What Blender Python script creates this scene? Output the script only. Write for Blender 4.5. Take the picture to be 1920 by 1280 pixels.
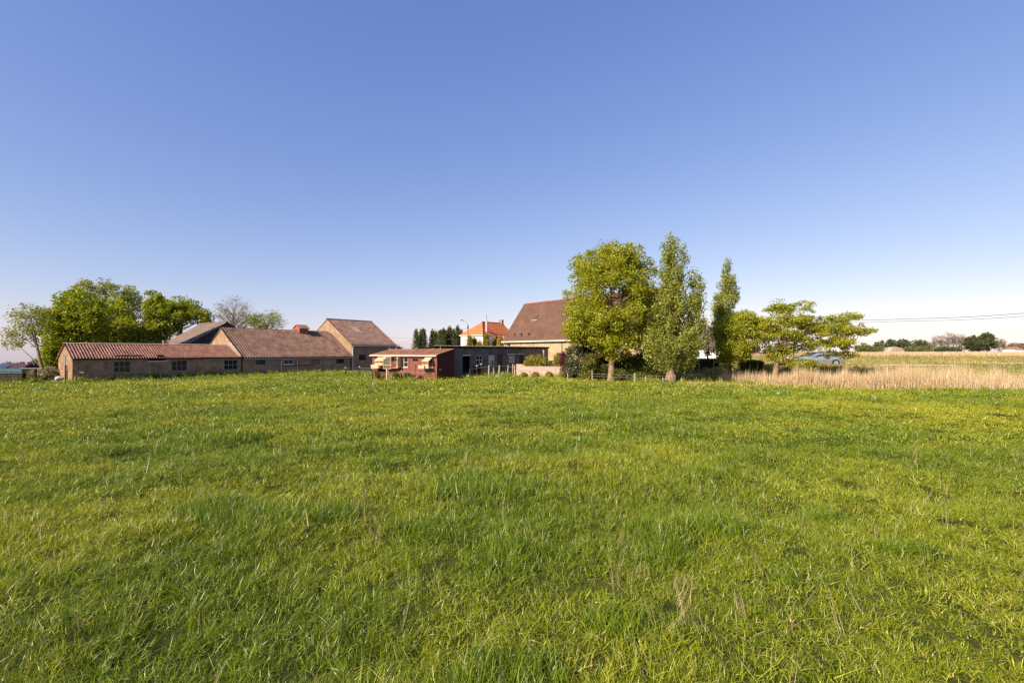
import bpy, math, random
import numpy as np
from mathutils import Vector, Matrix

for o in list(bpy.data.objects): bpy.data.objects.remove(o)
scene = bpy.context.scene
COL = scene.collection

# ------------------------------------------------------------------ camera, sky, sun, exposure
F, CX, HY, EYE = 907.0, 960.0, 659.0, 2.9          # focal length in photo pixels, centre column, horizon row, eye height
cd = bpy.data.cameras.new('camera'); cam = bpy.data.objects.new('camera', cd); COL.objects.link(cam)
cam.location = (0, 0, EYE); cam.rotation_euler = (math.pi/2, 0, 0)
cd.sensor_width = 36.0; cd.lens = 36.0*F/1920.0; cd.shift_y = 19.0/1920.0
cd.clip_start = 0.1; cd.clip_end = 12000
scene.camera = cam

SUN_EL = math.radians(31); SH = Vector((-.76, -.65)).normalized()
SDIR = Vector((SH.x*math.cos(SUN_EL), SH.y*math.cos(SUN_EL), math.sin(SUN_EL)))
world = bpy.data.worlds.new('World'); scene.world = world; world.use_nodes = True
wn = world.node_tree.nodes; wl = world.node_tree.links; wn.clear()
sky = wn.new('ShaderNodeTexSky'); sky.sky_type = 'NISHITA'; sky.sun_disc = False
sky.sun_elevation = SUN_EL; sky.sun_rotation = math.atan2(SH.x, SH.y)
sky.air_density = 1.0; sky.dust_density = 0.45; sky.ozone_density = 3.0; sky.altitude = 0
hs = wn.new('ShaderNodeHueSaturation'); hs.inputs['Hue'].default_value = .508; hs.inputs['Saturation'].default_value = .97
tn = wn.new('ShaderNodeMix'); tn.data_type = 'RGBA'; tn.blend_type = 'MULTIPLY'; tn.inputs['Factor'].default_value = 1; tn.inputs['B'].default_value = (1.05, .915, 1.0, 1)
bg = wn.new('ShaderNodeBackground'); bg.inputs['Strength'].default_value = .088
wo = wn.new('ShaderNodeOutputWorld')
wl.new(sky.outputs[0], hs.inputs['Color']); wl.new(hs.outputs[0], tn.inputs['A'])
sp_ = wn.new('ShaderNodeSeparateColor'); cb_ = wn.new('ShaderNodeCombineColor'); wl.new(tn.outputs['Result'], sp_.inputs[0])
for ch, (pw_, kk) in enumerate(((.97, .99), (.80, 1.235), (.486, 2.22))):
    p_ = wn.new('ShaderNodeMath'); p_.operation = 'POWER'; p_.inputs[1].default_value = pw_; q_ = wn.new('ShaderNodeMath'); q_.operation = 'MULTIPLY'; q_.inputs[1].default_value = kk
    wl.new(sp_.outputs[ch], p_.inputs[0]); wl.new(p_.outputs[0], q_.inputs[0]); wl.new(q_.outputs[0], cb_.inputs[ch])
wl.new(cb_.outputs[0], bg.inputs['Color']); wl.new(bg.outputs[0], wo.inputs['Surface'])

sd = bpy.data.lights.new('sun', 'SUN'); sun = bpy.data.objects.new('sun', sd); COL.objects.link(sun)
sd.energy = 4.6; sd.angle = math.radians(.5); sd.color = (1.0, .85, .66)
sun.rotation_euler = SDIR.to_track_quat('Z', 'Y').to_euler(); sun.location = (-60, -30, 60)
vs = scene.view_settings; vs.view_transform = 'Standard'; vs.look = 'None'; vs.gamma = 1; vs.exposure = .95
scene.render.resolution_x = 1024; scene.render.resolution_y = 682

# ------------------------------------------------------------------ small maths
rng = np.random.default_rng(7)
def sstep(t):
    t = np.clip(t, 0, 1); return t*t*(3-2*t)
def vn(x, y, seed=0):                                # value noise 0..1
    x = np.asarray(x, float); y = np.asarray(y, float)
    xi = np.floor(x).astype(np.int64); yi = np.floor(y).astype(np.int64); xf = x-xi; yf = y-yi
    def h(a, b):
        n = (a*374761393 + b*668265263 + seed*982451653) & 0x7fffffff
        n = ((n ^ (n >> 13))*1274126177) & 0x7fffffff
        return ((n ^ (n >> 16)) & 0xffff)/65535.0
    u = xf*xf*(3-2*xf); v = yf*yf*(3-2*yf)
    return (h(xi, yi)*(1-u)+h(xi+1, yi)*u)*(1-v) + (h(xi, yi+1)*(1-u)+h(xi+1, yi+1)*u)*v
def gz(x, y):                                        # height of the land
    x = np.asarray(x, float); y = np.asarray(y, float)
    D = np.hypot(x, y); fade = 1-sstep((D-70)/60)
    z = .5*np.exp(-(((x-3)/17)**2+((y-46)/15)**2))
    z = z + fade*(.16*(vn(x/8, y/6, 1)-.5) + .12*(vn(x/2.6, y/2.0, 2)-.5) + .20*(vn(x/1.15+9, y/.95, 3)-.5)*(1-.5*sstep((D-25)/20)))*sstep((D-1.5)/4)
    z = z + 1.25*sstep((y-41.5)/8)*sstep((x-13)/9)*(1-sstep((x-37)/8))*(1-sstep((y-95)/60))
    z = z + .4*sstep((y-38)/30)*sstep((x-20)/15)
    az = np.arctan2(x, np.maximum(y, 1e-3)); w = 1-sstep((az+.74)/.24)
    z = z - .05*np.maximum(0, D-74)*w*(y > 0)
    return z
def g1(x, y): return float(gz(x, y))
def at(px, D): return (px-CX)/F*D                    # world x of a photo column at depth D
def zt(py, D): return EYE-(py-HY)*D/F                # world z of a photo row at depth D

# ------------------------------------------------------------------ materials
def mat(name, col, rough=.85, var=.25, scale=3.0, col2=None, spec=.2, bump=0, bscale=40, lv=0, metal=0, lvcol=None, detail=4):
    m = bpy.data.materials.new(name); m.use_nodes = True
    n = m.node_tree.nodes; l = m.node_tree.links; b = n['Principled BSDF']
    b.inputs['Roughness'].default_value = rough; b.inputs['Metallic'].default_value = metal
    b.inputs['Specular IOR Level'].default_value = spec
    tc = n.new('ShaderNodeTexCoord'); no = n.new('ShaderNodeTexNoise')
    no.inputs['Scale'].default_value = scale; no.inputs['Detail'].default_value = detail; no.inputs['Roughness'].default_value = .65
    l.new(tc.outputs['Object'], no.inputs['Vector'])
    c2 = col2 or tuple(c*(1-var) for c in col); c1 = col if col2 else tuple(min(1, c*(1+var*.6)) for c in col)
    r = n.new('ShaderNodeValToRGB'); r.color_ramp.elements[0].position = .36; r.color_ramp.elements[1].position = .64
    r.color_ramp.elements[0].color = (*c2, 1); r.color_ramp.elements[1].color = (*c1, 1)
    l.new(no.outputs['Fac'], r.inputs['Fac']); out = r.outputs['Color']
    if lv:
        a = n.new('ShaderNodeAttribute'); a.attribute_name = 'lv'
        mx = n.new('ShaderNodeMix'); mx.data_type = 'RGBA'; mx.blend_type = 'MIX'
        ml = n.new('ShaderNodeMath'); ml.operation = 'MULTIPLY'; ml.inputs[1].default_value = lv
        l.new(a.outputs['Fac'], ml.inputs[0]); l.new(ml.outputs[0], mx.inputs['Factor'])
        l.new(out, mx.inputs['A']); mx.inputs['B'].default_value = (*(lvcol or tuple(c*.35 for c in col)), 1)
        out = mx.outputs['Result']
    l.new(out, b.inputs['Base Color'])
    if bump:
        n2 = n.new('ShaderNodeTexNoise'); n2.inputs['Scale'].default_value = bscale; n2.inputs['Detail'].default_value = 5
        l.new(tc.outputs['Object'], n2.inputs['Vector'])
        bp = n.new('ShaderNodeBump'); bp.inputs['Strength'].default_value = bump; bp.inputs['Distance'].default_value = .03
        l.new(n2.outputs['Fac'], bp.inputs['Height']); l.new(bp.outputs[0], b.inputs['Normal'])
    return m
def brick(name, c1, c2, mortar, w=.22, h=.068, off=.5, dark=.5, msize=.012, bump=.5):
    m = bpy.data.materials.new(name); m.use_nodes = True
    n = m.node_tree.nodes; l = m.node_tree.links; b = n['Principled BSDF']; b.inputs['Roughness'].default_value = .9
    b.inputs['Specular IOR Level'].default_value = .15
    uv = n.new('ShaderNodeUVMap'); br = n.new('ShaderNodeTexBrick')
    br.inputs['Scale'].default_value = 1; br.inputs['Brick Width'].default_value = w; br.inputs['Row Height'].default_value = h
    br.inputs['Mortar Size'].default_value = msize; br.inputs['Bias'].default_value = -.1; br.offset = off
    br.inputs['Color1'].default_value = (*c1, 1); br.inputs['Color2'].default_value = (*c2, 1); br.inputs['Mortar'].default_value = (*mortar, 1)
    l.new(uv.outputs[0], br.inputs['Vector'])
    no = n.new('ShaderNodeTexNoise'); no.inputs['Scale'].default_value = 1.1; no.inputs['Detail'].default_value = 7; no.inputs['Roughness'].default_value = .7
    l.new(uv.outputs[0], no.inputs['Vector'])
    r = n.new('ShaderNodeValToRGB'); r.color_ramp.elements[0].position = .32; r.color_ramp.elements[1].position = .66
    r.color_ramp.elements[0].color = (dark, dark*.95, dark*.9, 1); r.color_ramp.elements[1].color = (1.1, 1.1, 1.1, 1)
    l.new(no.outputs['Fac'], r.inputs['Fac'])
    mx = n.new('ShaderNodeMix'); mx.data_type = 'RGBA'; mx.blend_type = 'MULTIPLY'; mx.inputs['Factor'].default_value = 1
    l.new(br.outputs['Color'], mx.inputs['A']); l.new(r.outputs['Color'], mx.inputs['B']); l.new(mx.outputs['Result'], b.inputs['Base Color'])
    bp = n.new('ShaderNodeBump'); bp.inputs['Strength'].default_value = bump; bp.inputs['Distance'].default_value = .01; bp.invert = True
    l.new(br.outputs['Fac'], bp.inputs['Height']); l.new(bp.outputs[0], b.inputs['Normal'])
    return m
def leafmat(name, a, b_, trans=.4, inst=False, dry=None, gloss=.02):
    """leaf / blade: colour runs from a to b_ with the piece's own random value, part of the light passes through"""
    m = bpy.data.materials.new(name); m.use_nodes = True
    n = m.node_tree.nodes; l = m.node_tree.links; n.clear()
    at_ = n.new('ShaderNodeAttribute'); at_.attribute_name = 'lv'; fac = at_.outputs['Fac']
    r = n.new('ShaderNodeValToRGB'); e = r.color_ramp.elements
    e[0].position = 0; e[0].color = (*a, 1); e[1].position = .8; e[1].color = (*b_, 1)
    if dry:
        e[1].position = .86; x = e.new(.93); x.color = (*dry, 1)
    l.new(fac, r.inputs['Fac']); colr = r.outputs['Color']
    if inst:
        t = n.new('ShaderNodeAttribute'); t.attribute_type = 'INSTANCER'; t.attribute_name = 'tint'
        rr = n.new('ShaderNodeValToRGB'); q = rr.color_ramp.elements
        q[0].position = 0; q[0].color = (.55, .70, .4, 1); q[1].position = 1; q[1].color = (1.34, 1.21, 1.0, 1)
        l.new(t.outputs['Fac'], rr.inputs['Fac'])
        mx = n.new('ShaderNodeMix'); mx.data_type = 'RGBA'; mx.blend_type = 'MULTIPLY'; mx.inputs['Factor'].default_value = 1
        l.new(colr, mx.inputs['A']); l.new(rr.outputs['Color'], mx.inputs['B']); colr = mx.outputs['Result']
    d = n.new('ShaderNodeBsdfDiffuse'); tr = n.new('ShaderNodeBsdfTranslucent'); gl = n.new('ShaderNodeBsdfGlossy'); gl.inputs['Roughness'].default_value = .42
    hsv = n.new('ShaderNodeHueSaturation'); hsv.inputs['Saturation'].default_value = 1.15; hsv.inputs['Value'].default_value = 1.2; hsv.inputs['Hue'].default_value = .49
    l.new(colr, d.inputs['Color']); l.new(colr, hsv.inputs['Color']); l.new(hsv.outputs[0], tr.inputs['Color'])
    m1 = n.new('ShaderNodeMixShader'); m1.inputs[0].default_value = trans; l.new(d.outputs[0], m1.inputs[1]); l.new(tr.outputs[0], m1.inputs[2])
    m2 = n.new('ShaderNodeMixShader'); m2.inputs[0].default_value = gloss; l.new(m1.outputs[0], m2.inputs[1]); l.new(gl.outputs[0], m2.inputs[2])
    o = n.new('ShaderNodeOutputMaterial'); l.new(m2.outputs[0], o.inputs['Surface'])
    return m

M = {}
M['ochre'] = brick('ochre_brick', (.40, .255, .15), (.24, .14, .085), (.36, .28, .2), dark=.62)
M['shedbrick'] = brick('brown_brick', (.42, .24, .13), (.15, .07, .04), (.44, .32, .21), dark=.4, msize=.016, bump=1)
M['housebrick'] = brick('yellow_brick', (.52, .37, .21), (.38, .25, .14), (.44, .37, .27), dark=.7)
M['block'] = brick('grey_block', (.20, .19, .18), (.16, .155, .15), (.12, .12, .12), w=.4, h=.2, dark=.5, msize=.012)
M['slatewall'] = brick('slate_cladding', (.055, .058, .068), (.038, .04, .05), (.02, .02, .025), w=.6, h=.3, dark=.6)
M['tile'] = mat('red_pantile', (.40, .20, .14), .8, col2=(.23, .11, .078), scale=1.3, lv=.55, lvcol=(.13, .07, .055), bump=.3, bscale=25, detail=8)
M['tile2'] = mat('brown_pantile', (.33, .20, .145), .85, col2=(.15, .09, .066), scale=1.1, lv=.35, lvcol=(.10, .06, .05), bump=.3, bscale=25, detail=8)
M['sheet'] = mat('weathered_sheet', (.33, .20, .145), .9, col2=(.16, .10, .078), scale=1.4, lv=.45, lvcol=(.17, .12, .10), detail=8)
M['farmtile'] = mat('farmhouse_tile', (.17, .098, .07), .75, col2=(.115, .066, .048), scale=1.0, lv=.4, lvcol=(.15, .07, .055), detail=6)
M['verge'] = mat('verge_tile', (.33, .15, .08), .8, var=.25, scale=3)
M['orangetile'] = mat('orange_tile', (.62, .19, .065), .75, col2=(.46, .13, .05), scale=1.2, lv=.35, lvcol=(.42, .13, .06))
M['loftroof'] = mat('loft_roof', (.38, .17, .10), .85, col2=(.22, .11, .075), scale=1.6, lv=.4, lvcol=(.33, .2, .15), detail=8)
M['redwood'] = mat('red_painted_board', (.19, .064, .048), .65, var=.22, scale=2.2, spec=.3, bump=.15, bscale=14, detail=7)
M['slateroof'] = mat('grey_brown_sheet', (.21, .155, .125), .9, col2=(.12, .09, .078), scale=.9, lv=.3, lvcol=(.09, .075, .07), detail=8)
M['ridge'] = mat('ridge_tile', (.10, .07, .06), .85, var=.4, scale=5)
M['palecap'] = mat('pale_mortar', (.42, .33, .26), .95, var=.3, scale=6)
M['white'] = mat('white_render', (.80, .78, .74), .8, var=.08, scale=2)
M['cream'] = mat('cream_gutter', (.62, .55, .45), .6, var=.12, scale=6)
M['grey'] = mat('grey_gutter', (.34, .34, .33), .5, var=.2, scale=6, spec=.4)
M['darkwood'] = mat('dark_wood', (.045, .03, .022), .85, var=.4, scale=9)
M['brownwood'] = mat('brown_wood', (.12, .07, .045), .8, var=.3, scale=9)
M['postwood'] = mat('weathered_post', (.42, .36, .27), .9, col2=(.25, .2, .15), scale=14, bump=.4, bscale=60)
M['palewood'] = mat('pale_plywood', (.52, .39, .25), .75, var=.16, scale=7)
M['frame'] = mat('grey_green_frame', (.20, .21, .185), .7, var=.2, scale=8)
M['wframe'] = mat('white_frame', (.62, .62, .58), .6, var=.12, scale=8)
M['rframe'] = mat('red_frame', (.20, .09, .07), .7, var=.2, scale=8)
M['stucco'] = mat('rough_render', (.52, .40, .33), .95, col2=(.32, .24, .2), scale=3.2, bump=.6, bscale=22, detail=9)
M['dark'] = mat('dark_interior', (.015, .014, .013), .9, var=.2)
M['wire'] = mat('galvanised_wire', (.33, .33, .32), .5, metal=.3, var=.1)
M['cable'] = mat('black_cable', (.05, .05, .055), .6, var=.1)
M['curtain'] = mat('lace_curtain', (.55, .53, .49), .9, var=.12, scale=25)
M['concrete'] = mat('pale_concrete', (.55, .52, .47), .9, var=.15, scale=6)
M['teal'] = mat('teal_metal', (.05, .12, .13), .5, var=.3, scale=6, spec=.4)
M['bark'] = mat('bark', (.17, .115, .075), .95, col2=(.07, .05, .038), scale=7, bump=.8, bscale=30)
M['palebark'] = mat('pale_bark', (.33, .235, .15), .95, col2=(.15, .11, .075), scale=6, bump=.8, bscale=30)
M['carpaint'] = mat('silver_paint', (.42, .44, .47), .28, var=.04, spec=.6, metal=.6)
M['tyre'] = mat('tyre_rubber', (.02, .02, .021), .85, var=.2)
M['rim'] = mat('alloy_rim', (.55, .55, .56), .35, var=.05, metal=.7)
M['redlamp'] = mat('red_lamp', (.45, .02, .02), .25, var=.1, spec=.5)
M['clearlamp'] = mat('clear_lamp', (.6, .6, .62), .2, var=.05, spec=.6)
M['stone'] = mat('pale_rubble', (.52, .42, .30), .95, var=.3, scale=8, bump=.6)
def glassmat(name, c=(.012, .014, .016), r=.06):
    m = mat(name, c, r, var=.3, scale=2, spec=.5); return m
M['glass'] = glassmat('dark_glass'); M['glass2'] = glassmat('bluish_glass', (.035, .04, .05), .12)

# ground: soil and short turf, dry reed litter far off on the right
gm = bpy.data.materials.new('turf'); gm.use_nodes = True; M['turf'] = gm
n = gm.node_tree.nodes; l = gm.node_tree.links; b = n['Principled BSDF']; b.inputs['Roughness'].default_value = 1; b.inputs['Specular IOR Level'].default_value = 0
tc = n.new('ShaderNodeTexCoord'); n1 = n.new('ShaderNodeTexNoise'); n1.inputs['Scale'].default_value = .9; n1.inputs['Detail'].default_value = 10; n1.inputs['Roughness'].default_value = .75
l.new(tc.outputs['Object'], n1.inputs['Vector'])
r = n.new('ShaderNodeValToRGB'); e = r.color_ramp.elements
e[0].position = .3; e[0].color = (.022, .03, .008, 1); e[1].position = .7; e[1].color = (.075, .085, .022, 1)
l.new(n1.outputs['Fac'], r.inputs['Fac'])
sx = n.new('ShaderNodeSeparateXYZ'); l.new(tc.outputs['Object'], sx.inputs[0])
n3 = n.new('ShaderNodeTexNoise'); n3.inputs['Scale'].default_value = .02; n3.inputs['Detail'].default_value = 4; l.new(tc.outputs['Object'], n3.inputs['Vector'])
ma = n.new('ShaderNodeMath'); ma.operation = 'MULTIPLY_ADD'; ma.inputs[1].default_value = 70; l.new(n3.outputs['Fac'], ma.inputs[0]); l.new(sx.outputs['Y'], ma.inputs[2])
mr = n.new('ShaderNodeMapRange'); mr.inputs['From Min'].default_value = 262; mr.inputs['From Max'].default_value = 275; l.new(ma.outputs[0], mr.inputs['Value'])
mx = n.new('ShaderNodeMix'); mx.data_type = 'RGBA'; l.new(mr.outputs[0], mx.inputs['Factor']); l.new(r.outputs['Color'], mx.inputs['A']); mx.inputs['B'].default_value = (.42, .30, .16, 1)
l.new(mx.outputs['Result'], b.inputs['Base Color'])

# ------------------------------------------------------------------ mesh helpers
def link(o, parent=None):
    COL.objects.link(o)
    if parent is not None: o.parent = parent
    return o
def tag(o, label=None, cat=None, group=None, kind=None):
    if label: o['label'] = label
    if cat: o['category'] = cat
    if group: o['group'] = group
    if kind: o['kind'] = kind
    return o
def empty(name, loc=(0, 0, 0), rz=0, label=None, cat=None, group=None):
    o = bpy.data.objects.new(name, None); o.empty_display_size = .3; o.location = loc; o.rotation_euler = (0, 0, rz)
    link(o); return tag(o, label, cat, group)
def arrmesh(name, V, Q, material, lv=None, smooth=False):
    """fast mesh from arrays: V (n,3), Q (m,k)"""
    me = bpy.data.meshes.new(name); k = Q.shape[1]
    me.vertices.add(len(V)); me.vertices.foreach_set('co', np.ascontiguousarray(V, np.float32).ravel())
    me.loops.add(Q.size); me.loops.foreach_set('vertex_index', np.ascontiguousarray(Q, np.int32).ravel())
    me.polygons.add(len(Q)); me.polygons.foreach_set('loop_start', np.arange(0, Q.size, k, dtype=np.int32))
    if smooth: me.polygons.foreach_set('use_smooth', np.ones(len(Q), bool))
    if lv is not None:
        a = me.attributes.new('lv', 'FLOAT', 'POINT'); a.data.foreach_set('value', np.ascontiguousarray(lv, np.float32))
    if material: me.materials.append(material)
    me.update(); me.validate(); return me
def metric_uv(me):
    uv = me.uv_layers.new(name='UVMap'); Z = Vector((0, 0, 1))
    for p in me.polygons:
        nn = p.normal; t = Z.cross(nn)
        t = Vector((1, 0, 0)) if t.length < 1e-3 else t.normalized(); bb = nn.cross(t)
        for li in p.loop_indices:
            c = me.vertices[me.loops[li].vertex_index].co; uv.data[li].uv = (c.dot(t), c.dot(bb))
class MB:
    def __init__(s): s.v = []; s.f = []; s.lv = []
    def add(s, vs_, fs, lv=0):
        k = len(s.v); s.v += [tuple(p) for p in vs_]; s.f += [tuple(i+k for i in f) for f in fs]; s.lv += [lv]*len(vs_); return s
    def quad(s, a, b, c, d): return s.add([a, b, c, d], [(0, 1, 2, 3)])
    def poly(s, pts): return s.add(pts, [tuple(range(len(pts)))])
    def box(s, x0, x1, y0, y1, z0, z1, lv=0):
        return s.add([(x0, y0, z0), (x1, y0, z0), (x1, y1, z0), (x0, y1, z0), (x0, y0, z1), (x1, y0, z1), (x1, y1, z1), (x0, y1, z1)],
                     [(0, 3, 2, 1), (4, 5, 6, 7), (0, 1, 5, 4), (1, 2, 6, 5), (2, 3, 7, 6), (3, 0, 4, 7)], lv)
    def prism(s, pts, off):                          # polygon pts swept by vector off
        k = len(pts); o = Vector(off); P = [Vector(p) for p in pts]
        return s.add(P+[p+o for p in P], [tuple(reversed(range(k))), tuple(range(k, 2*k))]+[(i, (i+1) % k, k+(i+1) % k, k+i) for i in range(k)])
    def tube(s, pts, rad, n=6, cap=True):
        P = [Vector(p) for p in pts]; rad = rad if isinstance(rad, (list, tuple)) else [rad]*len(P); vs_, fs = [], []
        for i, p in enumerate(P):
            d = (P[min(i+1, len(P)-1)]-P[max(i-1, 0)]).normalized()
            a = d.cross(Vector((0, 0, 1))) if abs(d.z) < .95 else d.cross(Vector((1, 0, 0))); a.normalize(); bb = d.cross(a)
            for k in range(n):
                t = 2*math.pi*k/n; vs_.append(p+(a*math.cos(t)+bb*math.sin(t))*rad[i])
        for i in range(len(P)-1):
            for k in range(n): fs.append((i*n+k, i*n+(k+1) % n, (i+1)*n+(k+1) % n, (i+1)*n+k))
        if cap: fs += [tuple(reversed(range(n))), tuple(range((len(P)-1)*n, len(P)*n))]
        return s.add(vs_, fs)
    def wall(s, x0, x1, z0, z1, y, holes=(), depth=.14):
        """wall in the plane y facing -y with real openings (x0,x1,z0,z1) and their reveals"""
        xs = sorted({x0, x1, *[h[0] for h in holes], *[h[1] for h in holes]}); zs = sorted({z0, z1, *[h[2] for h in holes], *[h[3] for h in holes]})
        xs = [x for x in xs if x0 <= x <= x1]; zs = [z for z in zs if z0 <= z <= z1]
        for i in range(len(xs)-1):
            for j in range(len(zs)-1):
                cx, cz = (xs[i]+xs[i+1])/2, (zs[j]+zs[j+1])/2
                if any(h[0] < cx < h[1] and h[2] < cz < h[3] for h in holes): continue
                s.quad((xs[i], y, zs[j]), (xs[i+1], y, zs[j]), (xs[i+1], y, zs[j+1]), (xs[i], y, zs[j+1]))
        for a, b_, c, d in holes:
            e_ = y+depth
            s.quad((a, y, c), (a, y, d), (a, e_, d), (a, e_, c)); s.quad((b_, y, d), (b_, y, c), (b_, e_, c), (b_, e_, d))
            s.quad((a, y, d), (b_, y, d), (b_, e_, d), (a, e_, d)); s.quad((b_, y, c), (a, y, c), (a, e_, c), (b_, e_, c))
        return s
    def build(s, name, material, parent=None, uv=False, smooth=False):
        me = bpy.data.meshes.new(name); me.from_pydata(s.v, [], s.f); me.materials.append(material)
        a = me.attributes.new('lv', 'FLOAT', 'POINT'); a.data.foreach_set('value', s.lv)
        if smooth: me.polygons.foreach_set('use_smooth', [True]*len(me.polygons))
        me.update()
        if uv: metric_uv(me)
        return link(bpy.data.objects.new(name, me), parent)

def tile_sheet(name, material, parent, x0, x1, yr, zr, ye, ze, period=.235, amp=.035, rows=8, samples=6, step=.025, jit=.008, sag=.0, seed=0, holes=()):
    """a roof slope of pantiles or corrugated sheets from the ridge (yr,zr) down to the eave (ye,ze): real waves, real laps"""
    R = np.random.default_rng(seed); ncol = max(1, int(round((x1-x0)/period))); nx = ncol*samples+1
    X = np.linspace(x0, x1, nx); ph = (X-x0)/(x1-x0)*ncol*2*math.pi
    w = amp*(np.cos(ph)*.5+.5)**.8
    colid = np.minimum((np.arange(nx)+samples//2)//samples, ncol)
    ny, nz = (ze-zr), -(ye-yr)
    L = math.hypot(ye-yr, ze-zr); uy, uz = (ye-yr)/L, (ze-zr)/L
    ny, nz = (-uz, uy) if uy > 0 else (uz, -uy)
    V, Q, LV = [], [], []
    bigs = vn(X*.55, X*0+seed, seed)
    for r_ in range(rows):
        t0, t1 = r_/rows*L, min(L, (r_+1)/rows*L+.02)
        j = R.uniform(-jit, jit, ncol+1)[colid]; tint = R.random(ncol+1)[colid]**2.2
        blot = vn(X*1.1+3, X*0+r_*.45, seed+5); tint = np.clip(tint*.75+.55*np.clip(blot-.45, 0, 1), 0, 1)
        sg = -sag*np.sin(math.pi*(X-x0)/(x1-x0))
        for t, lift in ((t0, 0.0), (t1, step)):
            h = w+lift+j+.01*(bigs-.5)
            V.append(np.stack([X, yr+uy*t+ny*h, zr+uz*t+nz*h+sg*(1-t/L)], 1)); LV.append(tint)
        k = (len(V)-2)*nx; i = np.arange(nx-1)
        Q.append(np.stack([k+i, k+i+1, k+nx+i+1, k+nx+i], 1))
        if r_ == rows-1:                              # the open lower edge shows the tiles' thickness
            V.append(V[-1]-np.array([0, ny*.02, nz*.02+.0])); LV.append(tint); k2 = (len(V)-1)*nx
            Q.append(np.stack([k2-nx+i, k2-nx+i+1, k2+i+1, k2+i], 1))
    me = arrmesh(name, np.concatenate(V), np.concatenate(Q), material, np.concatenate(LV))
    return link(bpy.data.objects.new(name, me), parent)

class Bld:
    """a building: an Empty at the front left corner, local x along the front, local y backwards"""
    def __init__(s, name, P, d, label, cat, z=None):
        d = Vector(d).normalized(); s.P = Vector(P); s.d = d; s.z0 = g1(*P) if z is None else z
        s.o = empty(name, (P[0], P[1], s.z0), math.atan2(d.y, d.x), label, cat)
    def a(s, px, y=0):                                # local x at which a photo column meets the plane y
        g = Vector((-s.d.y, s.d.x)); Q = s.P+g*y; u = (px-CX)/F
        return (u*Q.y-Q.x)/(s.d.x-u*s.d.y)
    def h(s, px, py, y=0):
        g = Vector((-s.d.y, s.d.x)); Q = s.P+g*y+s.d*s.a(px, y); return zt(py, Q.y)-s.z0
    def rect(s, x0, x1, y0, y1, y=0):                 # photo box -> opening (x0,x1,z0,z1)
        xm = (x0+x1)/2; return (s.a(x0, y), s.a(x1, y), s.h(xm, y1, y), s.h(xm, y0, y))
def window(parent, r, y, nx=3, nz=2, frame='frame', glass='glass', fw=.06, mw=.035, sill=None, depth=.09, name='window', curtain=None):
    x0, x1, z0, z1 = r
    w = MB(); yy = y+depth-.05
    w.box(x0, x0+fw, yy, yy+.06, z0, z1); w.box(x1-fw, x1, yy, yy+.06, z0, z1)
    w.box(x0+fw, x1-fw, yy, yy+.06, z0, z0+fw); w.box(x0+fw, x1-fw, yy, yy+.06, z1-fw, z1)
    o = w.build(name, M[frame], parent)
    ix0, ix1, iz0, iz1 = x0+fw, x1-fw, z0+fw, z1-fw
    for i in range(1, nx): b_ = ix0+(ix1-ix0)*i/nx; MB().box(b_-mw/2, b_+mw/2, yy+.004, yy+.05, iz0, iz1).build('mullion', M[frame], o)
    for j in range(1, nz): b_ = iz0+(iz1-iz0)*j/nz; MB().box(ix0, ix1, yy+.001, yy+.046, b_-mw/2, b_+mw/2).build('glazing_bar', M[frame], o)
    for i in range(nx):
        for j in range(nz):
            a0, a1 = ix0+(ix1-ix0)*i/nx, ix0+(ix1-ix0)*(i+1)/nx; c0, c1 = iz0+(iz1-iz0)*j/nz, iz0+(iz1-iz0)*(j+1)/nz
            g = MB().box(a0, a1, yy+.025, yy+.033, c0, c1).build('pane', M[glass], o)
    if curtain:
        for (c0, c1, k0, k1) in curtain:
            MB().box(ix0+(ix1-ix0)*c0, ix0+(ix1-ix0)*c1, yy+.012, yy+.02, iz0+(iz1-iz0)*k0, iz0+(iz1-iz0)*k1).build('curtain', M['curtain'], o)
    if sill: MB().box(x0-.06, x1+.06, y-.05, y+.10, z0-.07, z0-.002).build('sill', M[sill], o)
    return o
# ------------------------------------------------------------------ the land, one sheet to the horizon
def axis(lo, hi, fine, far):
    a = [lo]
    while a[-1] < hi: a.append(a[-1]+fine)
    k = fine
    while a[-1] < far: k *= 1.16; a.append(a[-1]+k)
    k = fine; b_ = [lo]
    while b_[0] > -far: k *= 1.16; b_.insert(0, b_[0]-k)
    return np.array(b_[:-1]+a)
gx, gy = axis(-55, 55, .27, 6000), axis(-6, 70, .27, 6000)
GX, GY = np.meshgrid(gx, gy); nxg = len(gx)
V = np.stack([GX.ravel(), GY.ravel(), gz(GX, GY).ravel()], 1)
i, j = np.meshgrid(np.arange(nxg-1), np.arange(len(gy)-1)); k = (j*nxg+i).ravel()
ground = link(bpy.data.objects.new('ground', arrmesh('ground', V, np.stack([k, k+1, k+nxg+1, k+nxg], 1), M['turf'], smooth=True)))
tag(ground, 'grassy pasture running out to flat fields', kind='structure')

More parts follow.
